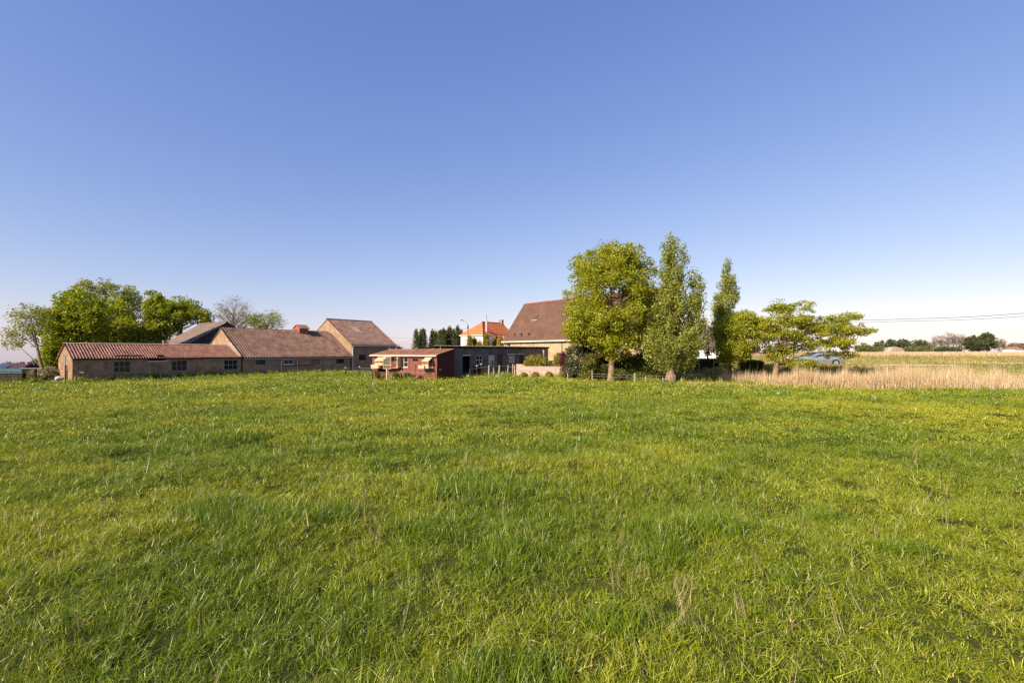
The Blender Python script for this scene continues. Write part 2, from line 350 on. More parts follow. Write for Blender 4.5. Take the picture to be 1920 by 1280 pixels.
# ------------------------------------------------------------------ buildings
def gable(mb, x, W, e, ry, rz, base=-.4, holes=(), depth=.14):
    def top(y): return e+(rz-e)*(y/ry if y <= ry else (W-y)/(W-ry))
    ys = sorted({0, W, ry, *[h[0] for h in holes], *[h[1] for h in holes]})
    for a, b_ in zip(ys[:-1], ys[1:]):
        hs_ = [h for h in holes if h[0] < (a+b_)/2 < h[1]]
        if hs_:
            h = hs_[0]
            if h[2] > base: mb.poly([(x, a, base), (x, a, h[2]), (x, b_, h[2]), (x, b_, base)])
            mb.poly([(x, a, h[3]), (x, a, top(a)), (x, b_, top(b_)), (x, b_, h[3])])
        else: mb.poly([(x, a, base), (x, a, top(a)), (x, b_, top(b_)), (x, b_, base)])
    for h in holes:
        s_ = x+depth
        for y in (h[0], h[1]): mb.quad((x, y, h[2]), (x, y, h[3]), (s_, y, h[3]), (s_, y, h[2]))
        mb.quad((x, h[0], h[3]), (x, h[1], h[3]), (s_, h[1], h[3]), (s_, h[0], h[3]))
def shell(B, L, W, e, ry, rz, m, holes=(), gh=(), base=-.4, e2=None):
    mb = MB(); mb.wall(0, L, base, e, 0, holes); mb.quad((L, W, base), (0, W, base), (0, W, e), (L, W, e))
    gable(mb, 0, W, e, ry, rz, base, gh); gable(mb, L, W, e, ry, rz, base)
    return mb.build('wall', M[m], B.o, uv=True)
def slab(B, name, m, x0, x1, yr, zr, ye, ze, t=.06):
    mb = MB(); mb.prism([(x0, yr, zr), (x1, yr, zr), (x1, ye, ze), (x0, ye, ze)], (0, 0, -t)); return mb.build(name, M[m], B.o)

# --- brick cowshed with the red pantile roof
B = Bld('brick_cowshed', (-40.9, 45), (.585, .81), 'long low brown brick cowshed with red pantile roof and six pane windows', 'shed', z=0)
L, W, e, ry, rz = 15.1, 5.0, 2.24, 2.5, 3.6
w1, w2, w3 = B.rect(212, 245.5, 676.5, 699), B.rect(320.5, 352, 674.5, 696), B.rect(419.5, 446, 674, 693.5)
slot = B.rect(278, 311, 672, 676); vent = B.rect(380, 402.5, 672.5, 677.5)
dr = (1.55, 2.65, -.4, 1.62)
shell(B, L, W, e, ry, rz, 'shedbrick', [w1, w2, w3, slot], [dr])
for w_ in (w1, w2, w3): window(B.o, w_, 0, 3, 2, 'frame', 'glass', fw=.09, mw=.05, sill='frame')
MB().box(slot[0], slot[1], .11, .13, slot[2], slot[3]).build('slot_panel', M['dark'], B.o)
MB().box(slot[0]-.05, slot[1]+.1, -.04, .1, slot[2]-.12, slot[2]-.003).build('sill', M['concrete'], B.o)
MB().box(vent[0], vent[1], -.05, -.003, vent[2], vent[3]).build('vent_board', M['frame'], B.o)
MB().box(.1, .13, dr[0], dr[1], -.3, dr[3]).build('door', M['brownwood'], B.o)
MB().box(.06, .098, dr[0]+.35, dr[0]+.75, -.2, 1.1).build('door_gap', M['dark'], B.o)
MB().box(-.05, -.003, dr[1]-.35, dr[1]-.05, dr[3]+.02, dr[3]+.95).build('loft_board', M['frame'], B.o)
sl = (rz-e)/ry
rf = tile_sheet('roof', M['tile'], B.o, -.12, L-.02, ry, rz+.05, -.22, e-.22*sl+.05, rows=8, seed=3, amp=.11, sag=.05, step=.035)
slab(B, 'back_roof', 'tile', -.12, L-.02, ry, rz+.03, W+.22, e-.22*sl+.03)
slab(B, 'roof_lining', 'darkwood', -.05, L-.05, ry, rz+.0, -.15, e-.15*sl+.0, .03)
MB().prism([(-.14, ry-.13, rz+.10), (-.14, ry, rz+.17), (-.14, ry+.13, rz+.10)], (L+.12, 0, 0)).build('ridge_tiles', M['palecap'], B.o)
MB().prism([(L-.45, ry+.05, rz+.16), (L-.02, ry+.05, rz+.42), (L-.02, -.1, e+.12), (L-.3, -.1, e+.09)], (0, 0, .04)).build('mortar_flashing', M['palecap'], B.o)
a0, a1 = B.a(218), B.a(267)
MB().box(a0, a1, .1, .32, e+.10+.1*sl, e+.26+.1*sl).build('roof_board', M['darkwood'], B.o)
a0 = B.a(294.5); MB().box(a0, a0+.55, -.08, .15, e+.08, e+.3).build('roof_hatch', M['dark'], B.o)
a0 = B.a(308, 3.4); MB().box(a0-.12, a0+.16, 3.3, 3.6, 2.9, B.h(309, 638, 3.4)).build('chimney', M['ochre'], B.o, uv=True)
MB().box(.02, .1, -.05, .02, 1.1, 1.2).build('bracket', M['dark'], B.o)

# --- long barn
B = Bld('long_barn', (-32, 57.5), (.585, .81), 'long ochre brick barn with brown pantile roof and red roof cupola', 'barn', z=0)
L, W, e, ry, rz = 14.9, 11.2, 2.16, 5.6, 5.8; sl = (rz-e)/ry
hs_ = [B.rect(479, 498, 674.5, 684), B.rect(532, 550, 674.5, 683), B.rect(583, 599, 674, 682), B.rect(630.5, 645, 673, 681)]
shell(B, L, W, e, ry, rz, 'ochre', hs_)
window(B.o, hs_[0], 0, 1, 1, 'frame', 'glass2', fw=.05); window(B.o, hs_[1], 0, 2, 1, 'wframe', 'glass2', fw=.07, sill='wframe')
for h in hs_[2:]: window(B.o, h, 0, 2, 1, 'darkwood', 'glass', fw=.05, sill='ochre')
tile_sheet('roof', M['tile2'], B.o, -.1, L+.05, ry, rz+.05, -.2, e-.2*sl+.05, period=.32, rows=19, seed=8, amp=.15, sag=.04, step=.035)
slab(B, 'back_roof', 'tile2', -.1, L+.05, ry, rz+.03, W+.2, e-.2*sl+.03); slab(B, 'roof_lining', 'darkwood', 0, L-.03, ry, rz, -.12, e-.12*sl, .03)
MB().prism([(-.12, ry-.14, rz+.08), (-.12, ry, rz+.17), (-.12, ry+.14, rz+.08)], (L+.15, 0, 0)).build('ridge_tiles', M['ridge'], B.o)
MB().prism([(-.125, -.2, e-.2*sl), (-.125, ry, rz+.03), (-.125, ry, rz+.16), (-.125, -.2, e-.2*sl+.13)], (.05, 0, 0)).build('barge_board', M['ridge'], B.o)
MB().tube([(0, -.27, e-.16), (L+.1, -.27, e-.17)], .06, 8).build('gutter', M['grey'], B.o)
# cupola astride the ridge
cu = MB(); c0 = B.a(556, ry); c1 = B.a(573, ry); zc = rz-.15
cu.prism([(c0, ry-.75, zc-.25), (c0, ry+.75, zc-.25), (c0, ry+.75, zc+.55), (c0, ry, zc+1.0), (c0, ry-.75, zc+.55)], (c1-c0, 0, 0))
cup = cu.build('cupola', mat('red_louvre', (.33, .10, .06), .8, var=.25, scale=6), B.o)
for s_ in (-1, 1): MB().prism([(c0-.12, ry, zc+1.04), (c1+.12, ry, zc+1.04), (c1+.12, ry+s_*.95, zc+.47), (c0-.12, ry+s_*.95, zc+.47)], (0, 0, .07)).build('cupola_roof', M['tile'], cup)

# --- tall barn
B = Bld('tall_barn', (-23.2, 70), (.585, .81), 'tall brown brick barn with steep weathered sheet roof and white downpipe', 'barn', z=0)
L, W, e, ry, rz = 8.1, 12.2, 3.9, 6.1, 7.8; sl = (rz-e)/ry
wn_ = B.rect(673, 686, 664.5, 675)
shell(B, L, W, e, ry, rz, 'ochre', [wn_])
window(B.o, wn_, 0, 1, 2, 'darkwood', 'glass', fw=.05, sill='ochre')
tile_sheet('roof', M['sheet'], B.o, -.08, L+.2, ry, rz+.05, -.25, e-.25*sl+.05, period=.22, amp=.065, rows=10, seed=21, samples=5, step=.02, sag=.02)
slab(B, 'back_roof', 'sheet', -.08, L+.2, ry, rz+.03, W+.2, e-.2*sl+.03)
MB().prism([(-.1, ry-.16, rz+.08), (-.1, ry, rz+.18), (-.1, ry+.16, rz+.08)], (L+.32, 0, 0)).build('ridge_tiles', M['ridge'], B.o)
MB().tube([(0, -.3, e-.2), (L+.25, -.3, e-.22)], .07, 8).build('gutter', M['grey'], B.o)
MB().tube([(.15, -.28, e-.22), (.1, -.1, e-.55), (.1, -.09, -.2)], .075, 8).build('downpipe', M['cream'], B.o)
for k in range(2): MB().box(2.9+k*1.0, 3.7+k*1.0, 2.0, 3.3, e+2.0*sl+.09, e+2.0*sl+.10).build('roof_light', M['palecap'], B.o).rotation_euler = (0, 0, 0)
for ch in [c for c in B.o.children if c.name.startswith('roof_light')]: bpy.data.objects.remove(ch)
k = 3.0; y0, y1 = 2.9, 4.2
MB().prism([(k, y0, e+y0*sl+.115), (k+1.0, y0, e+y0*sl+.115), (k+1.0, y1, e+y1*sl+.115), (k, y1, e+y1*sl+.115)], (0, 0, .02)).build('roof_light', M['palecap'], B.o)

# --- dark gabled barn behind (its gable faces the camera side)
B = Bld('slate_clad_barn', (-46.0, 67.1), (.585, .81), 'dark slate clad gabled barn with grey brown roof behind the cowshed', 'barn', z=-.3)
h_ = 6.05; e = 3.6; rz = 7.5; Wg = 2*h_; Rl = 9.0
mb = MB(); mb.poly([(0, 0, -2), (Wg, 0, -2), (Wg, 0, e), (h_, 0, rz), (0, 0, e)]); mb.poly([(0, Rl, -2), (Wg, Rl, -2), (Wg, Rl, e), (h_, Rl, rz), (0, Rl, e)])
mb.quad((0, Rl, -2), (0, 0, -2), (0, 0, e), (0, Rl, e)); mb.quad((Wg, 0, -2), (Wg, Rl, -2), (Wg, Rl, e), (Wg, 0, e)); mb.build('wall', M['slatewall'], B.o, uv=True)
sl = (rz-e)/h_
MB().prism([(h_, -.2, rz+.05), (h_, Rl+.2, rz+.05), (-.3, Rl+.2, e-.3*sl+.05), (-.3, -.2, e-.3*sl+.05)], (0, 0, .09)).build('roof', M['slateroof'], B.o)
MB().prism([(h_+.004, -.2, rz+.05), (h_+.004, Rl+.2, rz+.05), (Wg+.3, Rl+.2, e-.3*sl+.05), (Wg+.3, -.2, e-.3*sl+.05)], (0, 0, .085)).build('back_roof', M['slateroof'], B.o)
MB().tube([(h_, -.22, rz+.14), (h_, Rl+.22, rz+.14)], .1, 6).build('ridge_tiles', M['slateroof'], B.o)
for k in range(5):
    f0 = .15+k*.17; MB().prism([(h_-h_*f0, -.21, rz-f0*(rz-e)+.145), (h_-h_*f0, Rl+.19, rz-f0*(rz-e)+.145), (h_-h_*f0-.1, Rl+.19, rz-f0*(rz-e)+.08), (h_-h_*f0-.1, -.21, rz-f0*(rz-e)+.08)], (0, 0, .022)).build('sheet_lap', M['slateroof'], B.o)

# --- red pigeon loft
B = Bld('pigeon_loft', (-6.5-.866*7.8, 42+.5*7.8), (.866, -.5), 'red painted wooden pigeon loft with pale landing boxes and low orange roof', 'shed', z=.42)
L, W, e, eb = 7.8, 2.5, 2.16, 2.62
wa, wb = B.rect(756.3, 764.3, 669.5, 688), B.rect(773.5, 784, 672.3, 677)
dk = B.rect(793, 797.5, 669.5, 674); dl = B.rect(711, 723.5, 691, 696.5)
mb = MB(); mb.wall(0, L, -.35, e, 0, [wa, wb, dl], .08)
mb.poly([(0, 0, -.35), (0, W, -.35), (0, W, eb), (0, 0, e)]); mb.quad((0, W, -.35), (L, W, -.35), (L, W, eb), (0, W, eb))
wl_ = mb.build('wall', M['redwood'], B.o, uv=True)
MB().prism([(L, 0, -.35), (L, W, -.35), (L, W, eb), (L, 0, e)], (-.03, 0, 0)).build('end_wall', mat('shade_darkened_board', (.075, .022, .018), .8, var=.3, scale=4), B.o)  # same red boards as the front, end wall's shade painted in as darker colour
for k in range(14):                                   # board joints: thin cover strips
    x = .02+k*.58
    if any(h[0]-.06 < x < h[1]+.06 for h in (wa, wb, dl)): continue
    MB().box(x, x+.03, -.012, .0, -.3, e-.05).build('cover_strip', M['redwood'], B.o)
for k in range(4): MB().box(L, L+.012, .2+k*.6, .24+k*.6, -.3, e+(.2+k*.6)/W*(eb-e)-.03).build('cover_strip', M['darkwood'], B.o)
window(B.o, wa, 0, 1, 2, 'wframe', 'glass', fw=.05, sill='palewood'); window(B.o, wb, 0, 2, 1, 'darkwood', 'glass', fw=.04)
MB().box(dl[0], dl[1], .06, .08, dl[2], dl[3]).build('flap_opening', M['dark'], B.o)
MB().box(B.a(779), B.a(779)+.04, -.02, .0, -.3, 1.35).build('door_edge', M['darkwood'], B.o); MB().box(B.a(793), B.a(797), -.01, .0, dk[2], dk[3]).build('pop_hole', M['dark'], B.o)
tile_sheet('roof', M['loftroof'], B.o, -.1, L+.06, W+.1, eb+.1, -.15, e-.02, period=.24, amp=.035, rows=5, seed=31, step=.03)
MB().prism([(L+.0, -.1, e-.06), (L+.0, W+.08, eb+.0), (L+.0, W+.08, eb+.09), (L+.0, -.1, e+.03)], (.05, 0, 0)).build('barge_board', M['darkwood'], B.o)
MB().box(-.14, L+.1, -.27, -.15, e-.10, e-.005).build('gutter', M['cream'], B.o)
for px in (731, 744, 773.5, 826.5):
    a0 = B.a(px, W); MB().tube([(a0, W-.05, eb+.06), (a0, W-.05, eb+.27)], [.05, .035], 7).build('vent_pipe', M['palecap'], B.o)
def trap(B, x0, x1, ztop, zmid, zbot, dep, tray):
    t = MB(); ym = -dep
    fr = MB()
    for x in (x0, x1-.035):
        for y in (ym, -.04): fr.box(x, x+.035, y, y+.035, zbot, zmid if y == ym else ztop)
    fr.box(x0, x1, ym, ym+.03, zbot-.03, zbot); fr.box(x0, x1, ym, ym+.03, zmid-.03, zmid+.0); fr.box(x0+.002, x1-.002, ym+.035, -.002, zbot-.05, zbot-.01)
    for x in (x0+.005, x1-.035): fr.prism([(x, ym, zmid-.04), (x, 0, ztop-.04), (x, 0, ztop), (x, ym, zmid)], (.03, 0, 0))
    o = fr.build('landing_box', M['palewood'], B.o)
    MB().prism([(x0-.04, ym-.06, zmid+.01), (x1+.04, ym-.06, zmid+.01), (x1+.04, 0, ztop+.02), (x0-.04, 0, ztop+.02)], (0, 0, .025)).build('lid', M['palewood'], o)
    MB().box(x0+.04, x1-.04, ym+.004, ym+.02, zbot, zbot+(zmid-zbot)*.55).build('front_board', M['palewood'], o)
    for k in range(7): x = x0+.05+(x1-x0-.1)*k/6; MB().tube([(x, ym+.014, zbot+(zmid-zbot)*.5), (x, ym+.014, zmid-.03)], .009, 5).build('bar', M['palewood'], o)
    MB().box(tray[0], tray[1], ym-.14, ym-.08, tray[2], tray[3]).build('landing_tray', M['palewood'], o); MB().box(tray[0], tray[1], ym-.08, -.004, tray[2], tray[2]+.03).build('tray_floor', M['palewood'], o)
    return o
dp = .62
def fx(px, y=-dp): return B.a(px, y)
def fz(px, py, y=-dp): return B.h(px, py, y)
trap(B, fx(702.5), fx(717), fz(710, 668.5, 0), fz(710, 677), fz(710, 684), dp, (fx(697.5), fx(711.5), fz(704, 690), fz(704, 683.5)))
trap(B, fx(791.5), fx(803), fz(797, 668.5, 0), fz(797, 678), fz(797, 690), dp, (fx(786), fx(797), fz(791, 691), fz(791, 684.5)))
x0, x1 = fx(718), fx(733); zb, z1 = fz(725, 690.5), fz(725, 668.5)
cg = MB()
for x in (x0, x1-.04): cg.box(x, x+.04, -dp, -dp+.04, zb, z1)
cg.box(x0, x1, -dp+.002, -dp+.036, zb-.04, zb); cg.box(x0, x1, -dp+.002, -dp+.036, z1-.04, z1); cg.box(x0+.003, x1-.003, -dp+.04, -.003, zb-.04, zb-.01); cg.box(x0+.003, x1-.003, -dp+.04, -.003, z1-.03, z1)
zq = fz(725, 684.5); cg.box(x0, x1, -dp+.003, -dp+.034, zq-.02, zq+.02)
cage = cg.build('wire_cage', M['palewood'], B.o)
for k in range(11): x = x0+.05+(x1-x0-.1)*k/10; MB().tube([(x, -dp+.018, zq), (x, -dp+.018, z1-.02)], .008, 4).build('bar', M['wframe'], cage)
for k in range(5): z = zq+(z1-zq)*(k+.5)/5; MB().tube([(x0+.03, -dp+.016, z), (x1-.03, -dp+.016, z)], .006, 4).build('bar', M['wframe'], cage)
MB().box(x0+.05, x1-.05, -dp+.01, -dp+.025, zb, zq-.03).build('front_board', M['brownwood'], cage)
xs0, xs1 = x1+.06, fx(744)
sh = MB(); sh.box(xs0, xs1, -.5, -.003, fz(740, 689, -.5)-.03, fz(740, 689, -.5)); sh.box(xs1-.03, xs1, -.5, -.003, fz(740, 689, -.5), fz(740, 668.5, -.5)); sh.box(xs0, xs1-.03, -.03, -.003, fz(740, 689, -.5), fz(740, 668.5, -.5))
shf = sh.build('side_shelf', M['palewood'], B.o)
for k in range(3): z = fz(740, 672+k*4.5, -.3); MB().box(xs0, xs1-.04, -.3, -.035, z, z+.02).build('shelf', M['palewood'], shf)
MB().tube([(fx(726), -dp-.05, -.3), (fx(726), -dp-.05, fz(726, 690))], .05, 8).build('support_post', M['cream'], B.o)
MB().box(L+.013, L+.03, .25, .55, .85, .95).build('name_plate', M['grey'], B.o)

# --- grey block outbuilding
dC = Vector((.714, .70)).normalized()
B = Bld('block_outbuilding', (-5.55-2.5*dC.x, 47.4-2.5*dC.y), dC, 'grey concrete block outbuilding with corrugated roof edge, doors and small windows', 'outbuilding', z=.38)
L = B.a(1028); W = 3.4; e = B.h(853, 650.5)
d1, d2, d3 = B.rect(867.5, 882, 667, 711), B.rect(932.5, 943, 664.5, 709), B.rect(973.5, 981.5, 664.5, 709)
u1, u2, u3 = B.rect(893.5, 904.5, 666, 684), B.rect(916, 927.5, 665.7, 684), B.rect(953.5, 967, 665, 682)
mb = MB(); xm = B.a(983)
mb.wall(0, xm, -.4, e, 0, [d1, d2, d3, u1, u2, u3], .2); mb.quad((0, W, -.4), (0, 0, -.4), (0, 0, e), (0, W, e-.5)); mb.quad((0, W, -.4), (L, W, -.4), (L, W, e-.5), (0, W, e-.5))
mb.build('wall', M['block'], B.o, uv=True)
pm = mat('brown_panel', (.23, .185, .155), .9, var=.2, scale=3)
xk = B.a(1005)
MB().box(xm+.003, xk-.03, .02, .08, -.4, e).build('wall_panel', pm, B.o); MB().box(xk+.03, L, .02, .08, -.4, e).build('wall_panel', pm, B.o); MB().box(xk-.03, xk+.03, .0, .07, -.4, e).build('panel_joint', M['darkwood'], B.o)
MB().box(L-.06, L, .08, W, -.4, e-.5).build('end_wall', pm, B.o); MB().box(0.01, L-.07, W-.2, W-.1, -.4, e-.6).build('inner_wall', M['dark'], B.o)
tile_sheet('roof', M['slateroof'], B.o, -.3, L+.1, -.22, e+.06, W+.2, e-.5, period=.18, amp=.06, rows=3, seed=44, step=.02)
tile_sheet('roof_edge', M['palecap'], B.o, -.3, L+.1, -.16, e+.085, -.25, e+.08, period=.18, amp=.06, rows=1, seed=45, step=.0, jit=.012)
MB().box(-.3, L+.08, -.1, -.004, e-.09, e+.03).build('fascia', M['darkwood'], B.o)
MB().box(d1[0], d1[1], .6, .63, -.3, d1[3]).build('door', M['dark'], B.o)
MB().box(d1[0]-.06, d1[1]+.04, -.03, .1, d1[3]+.002, d1[3]+.13).build('lintel', M['concrete'], B.o)
for dd in (d2, d3):
    o = MB().box(dd[0], dd[1], .12, .16, -.3, dd[3]).build('door', M['brownwood'], B.o)
    for k in range(4): x = dd[0]+(dd[1]-dd[0])*(k+.5)/4; MB().box(x-.008, x+.008, .112, .12, -.2, dd[3]-.05).build('board_joint', M['darkwood'], o)
window(B.o, u1, 0, 2, 2, 'wframe', 'glass', fw=.05, mw=.05); window(B.o, u2, 0, 2, 2, 'wframe', 'glass', fw=.05, mw=.05, curtain=[(0, 1, .5, 1), (0, .35, .1, .5)])
window(B.o, u3, 0, 3, 2, 'rframe', 'glass', fw=.06, mw=.045, curtain=[(.05, .3, .05, .95), (.36, .64, .1, .9), (.7, .95, .05, .95)])
for q in (u3, d3): MB().box(q[0]-.25, q[1]+.06, -.03, .1, q[3]+.002, q[3]+.13).build('lintel', M['concrete'], B.o)
MB().box(B.a(905), B.a(914), -.05, -.004, -.3, B.h(909, 686)).build('slatted_board', M['block'], B.o, uv=True)
for k in range(6): MB().box(B.a(905), B.a(914), -.065, -.05, .05+k*.16, .16+k*.16).build('slat', M['frame'], B.o)
MB().box(B.a(888), B.a(899), -.35, -.05, -.3, B.h(893, 686, -.2)).build('dark_cupboard', M['dark'], B.o)
MB().tube([(B.a(1019, -.3), -.3, B.h(1019, 670, -.3)), (B.a(1019, -.3), -.3, B.h(1019, 656, -.3))], .09, 8).build('flue_pipe', M['concrete'], B.o)
MB().box(B.a(993), B.a(998), -.02, .015, B.h(995, 669), B.h(995, 664.5)).build('lamp', M['concrete'], B.o)
# pale low lean to behind the loft
B = Bld('lean_to_shed', (-13.2, 53.5), (.925, .38), 'low lean-to with pale tan corrugated roof between loft and block outbuilding', 'shed', z=.3)
mb = MB(); mb.wall(0, 5, -.4, 2.15, 0); mb.quad((0, 0, -.4), (0, 3, -.4), (0, 3, 2.7), (0, 0, 2.15)); mb.quad((5, 0, -.4), (5, 3, -.4), (5, 3, 2.7), (5, 0, 2.15)); mb.quad((0, 3, -.4), (5, 3, -.4), (5, 3, 2.7), (0, 3, 2.7)); mb.build('wall', M['block'], B.o, uv=True)
mb = MB(); tile_sheet('roof', M['palecap'], B.o, -.1, 5.1, 3.1, 2.8, -.2, 2.2, period=.2, amp=.05, rows=3, seed=46)

# --- farmhouse with the steep roof
dF = Vector((13.1, -16)).normalized()
B = Bld('farmhouse', (-1.12, 67.2), dF, 'yellow brick farmhouse with steep brown tiled roof, skylight and white gutter', 'house', z=.3)
L, W, e, ry, rz = 23.2, 7.8, 4.2, 3.9, 9.35; sl = (rz-e)/ry
q1 = B.rect(1043.5, 1055, 661.5, 668)
shell(B, L, W, e, ry, rz, 'housebrick', [q1])
window(B.o, q1, 0, 1, 1, 'darkwood', 'glass2', fw=.07)
tile_sheet('roof', M['farmtile'], B.o, -.06, L+.08, ry, rz+.05, -.22, e-.22*sl+.05, period=.37, amp=.12, rows=20, seed=51, samples=6, step=.035, jit=.006)
slab(B, 'back_roof', 'farmtile', -.06, L+.08, ry, rz+.03, W+.22, e-.22*sl+.03)
MB().prism([(-.1, ry-.15, rz+.06), (-.1, ry, rz+.2), (-.1, ry+.15, rz+.06)], (L+.2, 0, 0)).build('ridge_tiles', M['verge'], B.o)
MB().prism([(-.1, -.25, e-.25*sl+.02), (-.1, ry, rz+.06), (-.1, ry, rz+.2), (-.1, -.25, e-.25*sl+.14)], (.16, 0, 0)).build('verge_tiles', M['verge'], B.o)
MB().box(-.1, L+.1, -.42, -.26, e-.36, e-.2).build('gutter', M['cream'], B.o)
yk = 2.1; c0, c1 = B.a(1000.5, yk), B.a(1008, yk); yA, yB = 1.95, 2.4
sk = MB().prism([(c0, yA, e+yA*sl+.13), (c1, yA, e+yA*sl+.13), (c1, yB, e+yB*sl+.13), (c0, yB, e+yB*sl+.13)], (0, -.08, .07)).build('skylight', M['ridge'], B.o)
MB().prism([(c0+.06, yA+.05, e+(yA+.05)*sl+.21), (c1-.06, yA+.05, e+(yA+.05)*sl+.21), (c1-.06, yB-.05, e+(yB-.05)*sl+.21), (c0+.06, yB-.05, e+(yB-.05)*sl+.21)], (0, -.02, .015)).build('pane', M['glass2'], sk)
MB().prism([(c0-.1, yA-.12, e+(yA-.12)*sl+.12), (c1+.0, yA-.12, e+(yA-.12)*sl+.12), (c1+.0, yA, e+yA*sl+.12), (c0-.1, yA, e+yA*sl+.12)], (0, -.02, .02)).build('flashing', M['cream'], sk)
for px, py in ((965.5, 627.5), (978, 626.5), (992, 626.5)):
    a0 = B.a(px, .3); MB().box(a0-.09, a0+.09, .1, .45, e+.45*sl, e+.45*sl+.22).build('roof_vent', M['ridge'], B.o)
for px in (977, 1000.5): MB().tube([(B.a(px), -.03, -.3), (B.a(px), -.03, e-.3)], .022, 6).build('conduit', M['brownwood'], B.o)
MB().tube([(B.a(1054), -.05, -.3), (B.a(1054), -.05, e-.35)], .045, 8).build('downpipe', M['brownwood'], B.o)
MB().tube([(B.a(945)+.3, -.05, -.3), (B.a(945)+.3, -.05, e-.35)], .04, 8).build('downpipe', M['brownwood'], B.o)
a0 = B.a(955); MB().box(a0-.15, a0+.2, -.3, -.003, e-.75, e-.55).build('flood_lamp', M['dark'], B.o)

# --- orange roofed white house far behind
B = Bld('orange_roofed_house', (-6.7, 110), (.585, .81), 'white house with bright orange hipped tile roof and brick chimney', 'house')
L, W, e, ry, rz = 12.0, 6.6, 6.8-B.z0, 3.3, 9.95-B.z0
mb = MB()
for a_, b_ in (((0, 0), (L, 0)), ((L, 0), (L, W)), ((L, W), (0, W)), ((0, W), (0, 0))): mb.quad((*a_, -.5), (*b_, -.5), (*b_, e), (*a_, e))
mb.build('wall', M['white'], B.o)
ov = .3; eo = e-.05; xr = 3.9
tile_sheet('roof', M['orangetile'], B.o, xr, L, ry, rz, -ov, eo, rows=12, seed=61, amp=.03, period=.3)
mb = MB(); mb.poly([(-ov, -ov, eo), (xr, ry, rz), (xr, -ov, eo)]); mb.poly([(-ov, W+ov, eo), (-ov, -ov, eo), (xr, ry, rz)][::-1]); mb.quad((xr, ry, rz), (L, ry, rz), (L, W+ov, eo), (xr, W+ov, eo)); mb.poly([(-ov, W+ov, eo), (xr, ry, rz), (xr, W+ov, eo)])
mb.build('hip_roof', M['orangetile'], B.o)
MB().tube([(-ov, -ov, eo+.03), (xr, ry, rz+.05), (L, ry, rz+.05)], .12, 6).build('hip_tiles', M['tile'], B.o)
MB().poly([(L, -ov, eo), (L, ry, rz), (L, W+ov, eo)]).build('end_gable', M['white'], B.o)
mb = MB(); mb.box(-ov-.02, -ov+.1, -ov, W+ov, eo-.22, eo-.02); mb.box(-ov+.1, L, -ov-.02, -ov+.1, eo-.22, eo-.02); mb.build('gutter', M['cream'], B.o)
MB().box(L-1.0, L-.3, ry-.5, ry+.5, rz-1, rz+.9).build('chimney', M['ochre'], B.o, uv=True)
MB().tube([(2.2, .6, e-.3), (2.2, .6, rz+.2)], .22, 8).build('flue_pipe', M['concrete'], B.o); MB().tube([(2.2, .6, rz+.2), (2.2, .6, rz+1.6)], .04, 6).build('antenna', M['cable'], B.o)
for y0, y1 in ((.9, 2.3), (4.3, 6.0)):
    fr = MB().box(-.06, -.003, y0, y1, e-3.6, e-1.0).build('window', M['brownwood'], B.o)
    for k in range(2): MB().box(-.09, -.062, y0+.1+k*(y1-y0-.1)/2, y0+(k+1)*(y1-y0-.1)/2, e-3.5, e-1.12).build('pane', M['curtain'], fr)
mb = MB(); mb.box(4.3, 9, -3.5, -.01, -.5, e-1.6); mb.build('porch_wall', mat('orange_brick', (.5, .2, .09), .9, var=.2, scale=5), B.o)
mb = MB(); mb.poly([(4.0, -3.8, e-1.6), (5.6, -1.7, e-.2), (5.6, -.02, e-.2), (4.0, -.02, e-1.6)]); mb.quad((4.0, -3.8, e-1.6), (9.3, -3.8, e-1.6), (9.3, -1.7, e-.2), (5.6, -1.7, e-.2)); mb.quad((5.6, -1.7, e-.2), (9.3, -1.7, e-.2), (9.3, -.02, e-.2), (5.6, -.02, e-.2)); mb.build('porch_roof', M['orangetile'], B.o)
for k in range(3): fr = MB().box(5+k*2.2, 6.2+k*2.2, -.05, -.003, e-1.3, e-.35).build('window', M['brownwood'], B.o); 

# --- white cottage seen between the trees on the right
B = Bld('white_cottage', (27.5, 78), (.9, -.43), 'white rendered cottage glimpsed between the poplars behind the hedge', 'house', z=.9)
shell(B, 7, 8, 2.6, 4, 5.2, 'white')
for s_, ye in ((1, -.3), (1, 8.3)): MB().prism([(-.2, 4, 5.3), (7.2, 4, 5.3), (7.2, ye, 2.45), (-.2, ye, 2.45)], (0, 0, .1)).build('roof', M['slateroof'], B.o)

# --- far farms on the right
def cottage(name, px, D, w, hgt, roofh, wm, rm, label, rot=.2, dep=8):
    x = at(px, D); z = g1(x, D); o = empty(name, (x, D, z), rot, label, 'house')
    mb = MB(); mb.box(-w/2, w/2, 0, dep, -.5, hgt); mb.build('wall', M[wm], o)
    mb = MB(); mb.prism([(-w/2-.3, -.4, hgt-.1), (-w/2-.3, dep/2, hgt+roofh), (-w/2-.3, dep+.4, hgt-.1)], (w+.6, 0, 0)); mb.build('roof', M[rm], o)
    for k in range(3):
        f = MB().box(-w/2+w*(k+.3)/3, -w/2+w*(k+.7)/3, -.05, -.003, .9, 2.0).build('window', M['brownwood'], o); MB().box(-w/2+w*(k+.34)/3, -w/2+w*(k+.66)/3, -.07, -.052, 1.0, 1.9).build('pane', M['glass2'], f)
    return o
cottage('farm_cottage', 1634, 270, 5.5, 3.6, 2.6, 'housebrick', 'farmtile', 'small far cottage with dark red roof beside the bushes beyond the reeds')
cottage('farm_cottage', 1664, 300, 5, 3.4, 2.2, 'white', 'tile', 'far white cottage with red roof next to the domed greenhouse')
cottage('farm_cottage', 1911, 380, 9, 4.2, 2.2, 'white', 'tile', 'far white low farmhouse with red roof below the distant wood')
cottage('farm_cottage', 1790, 330, 14, 2.6, 1.2, 'ochre', 'slateroof', 'long low far shed in front of the pale bare trees')
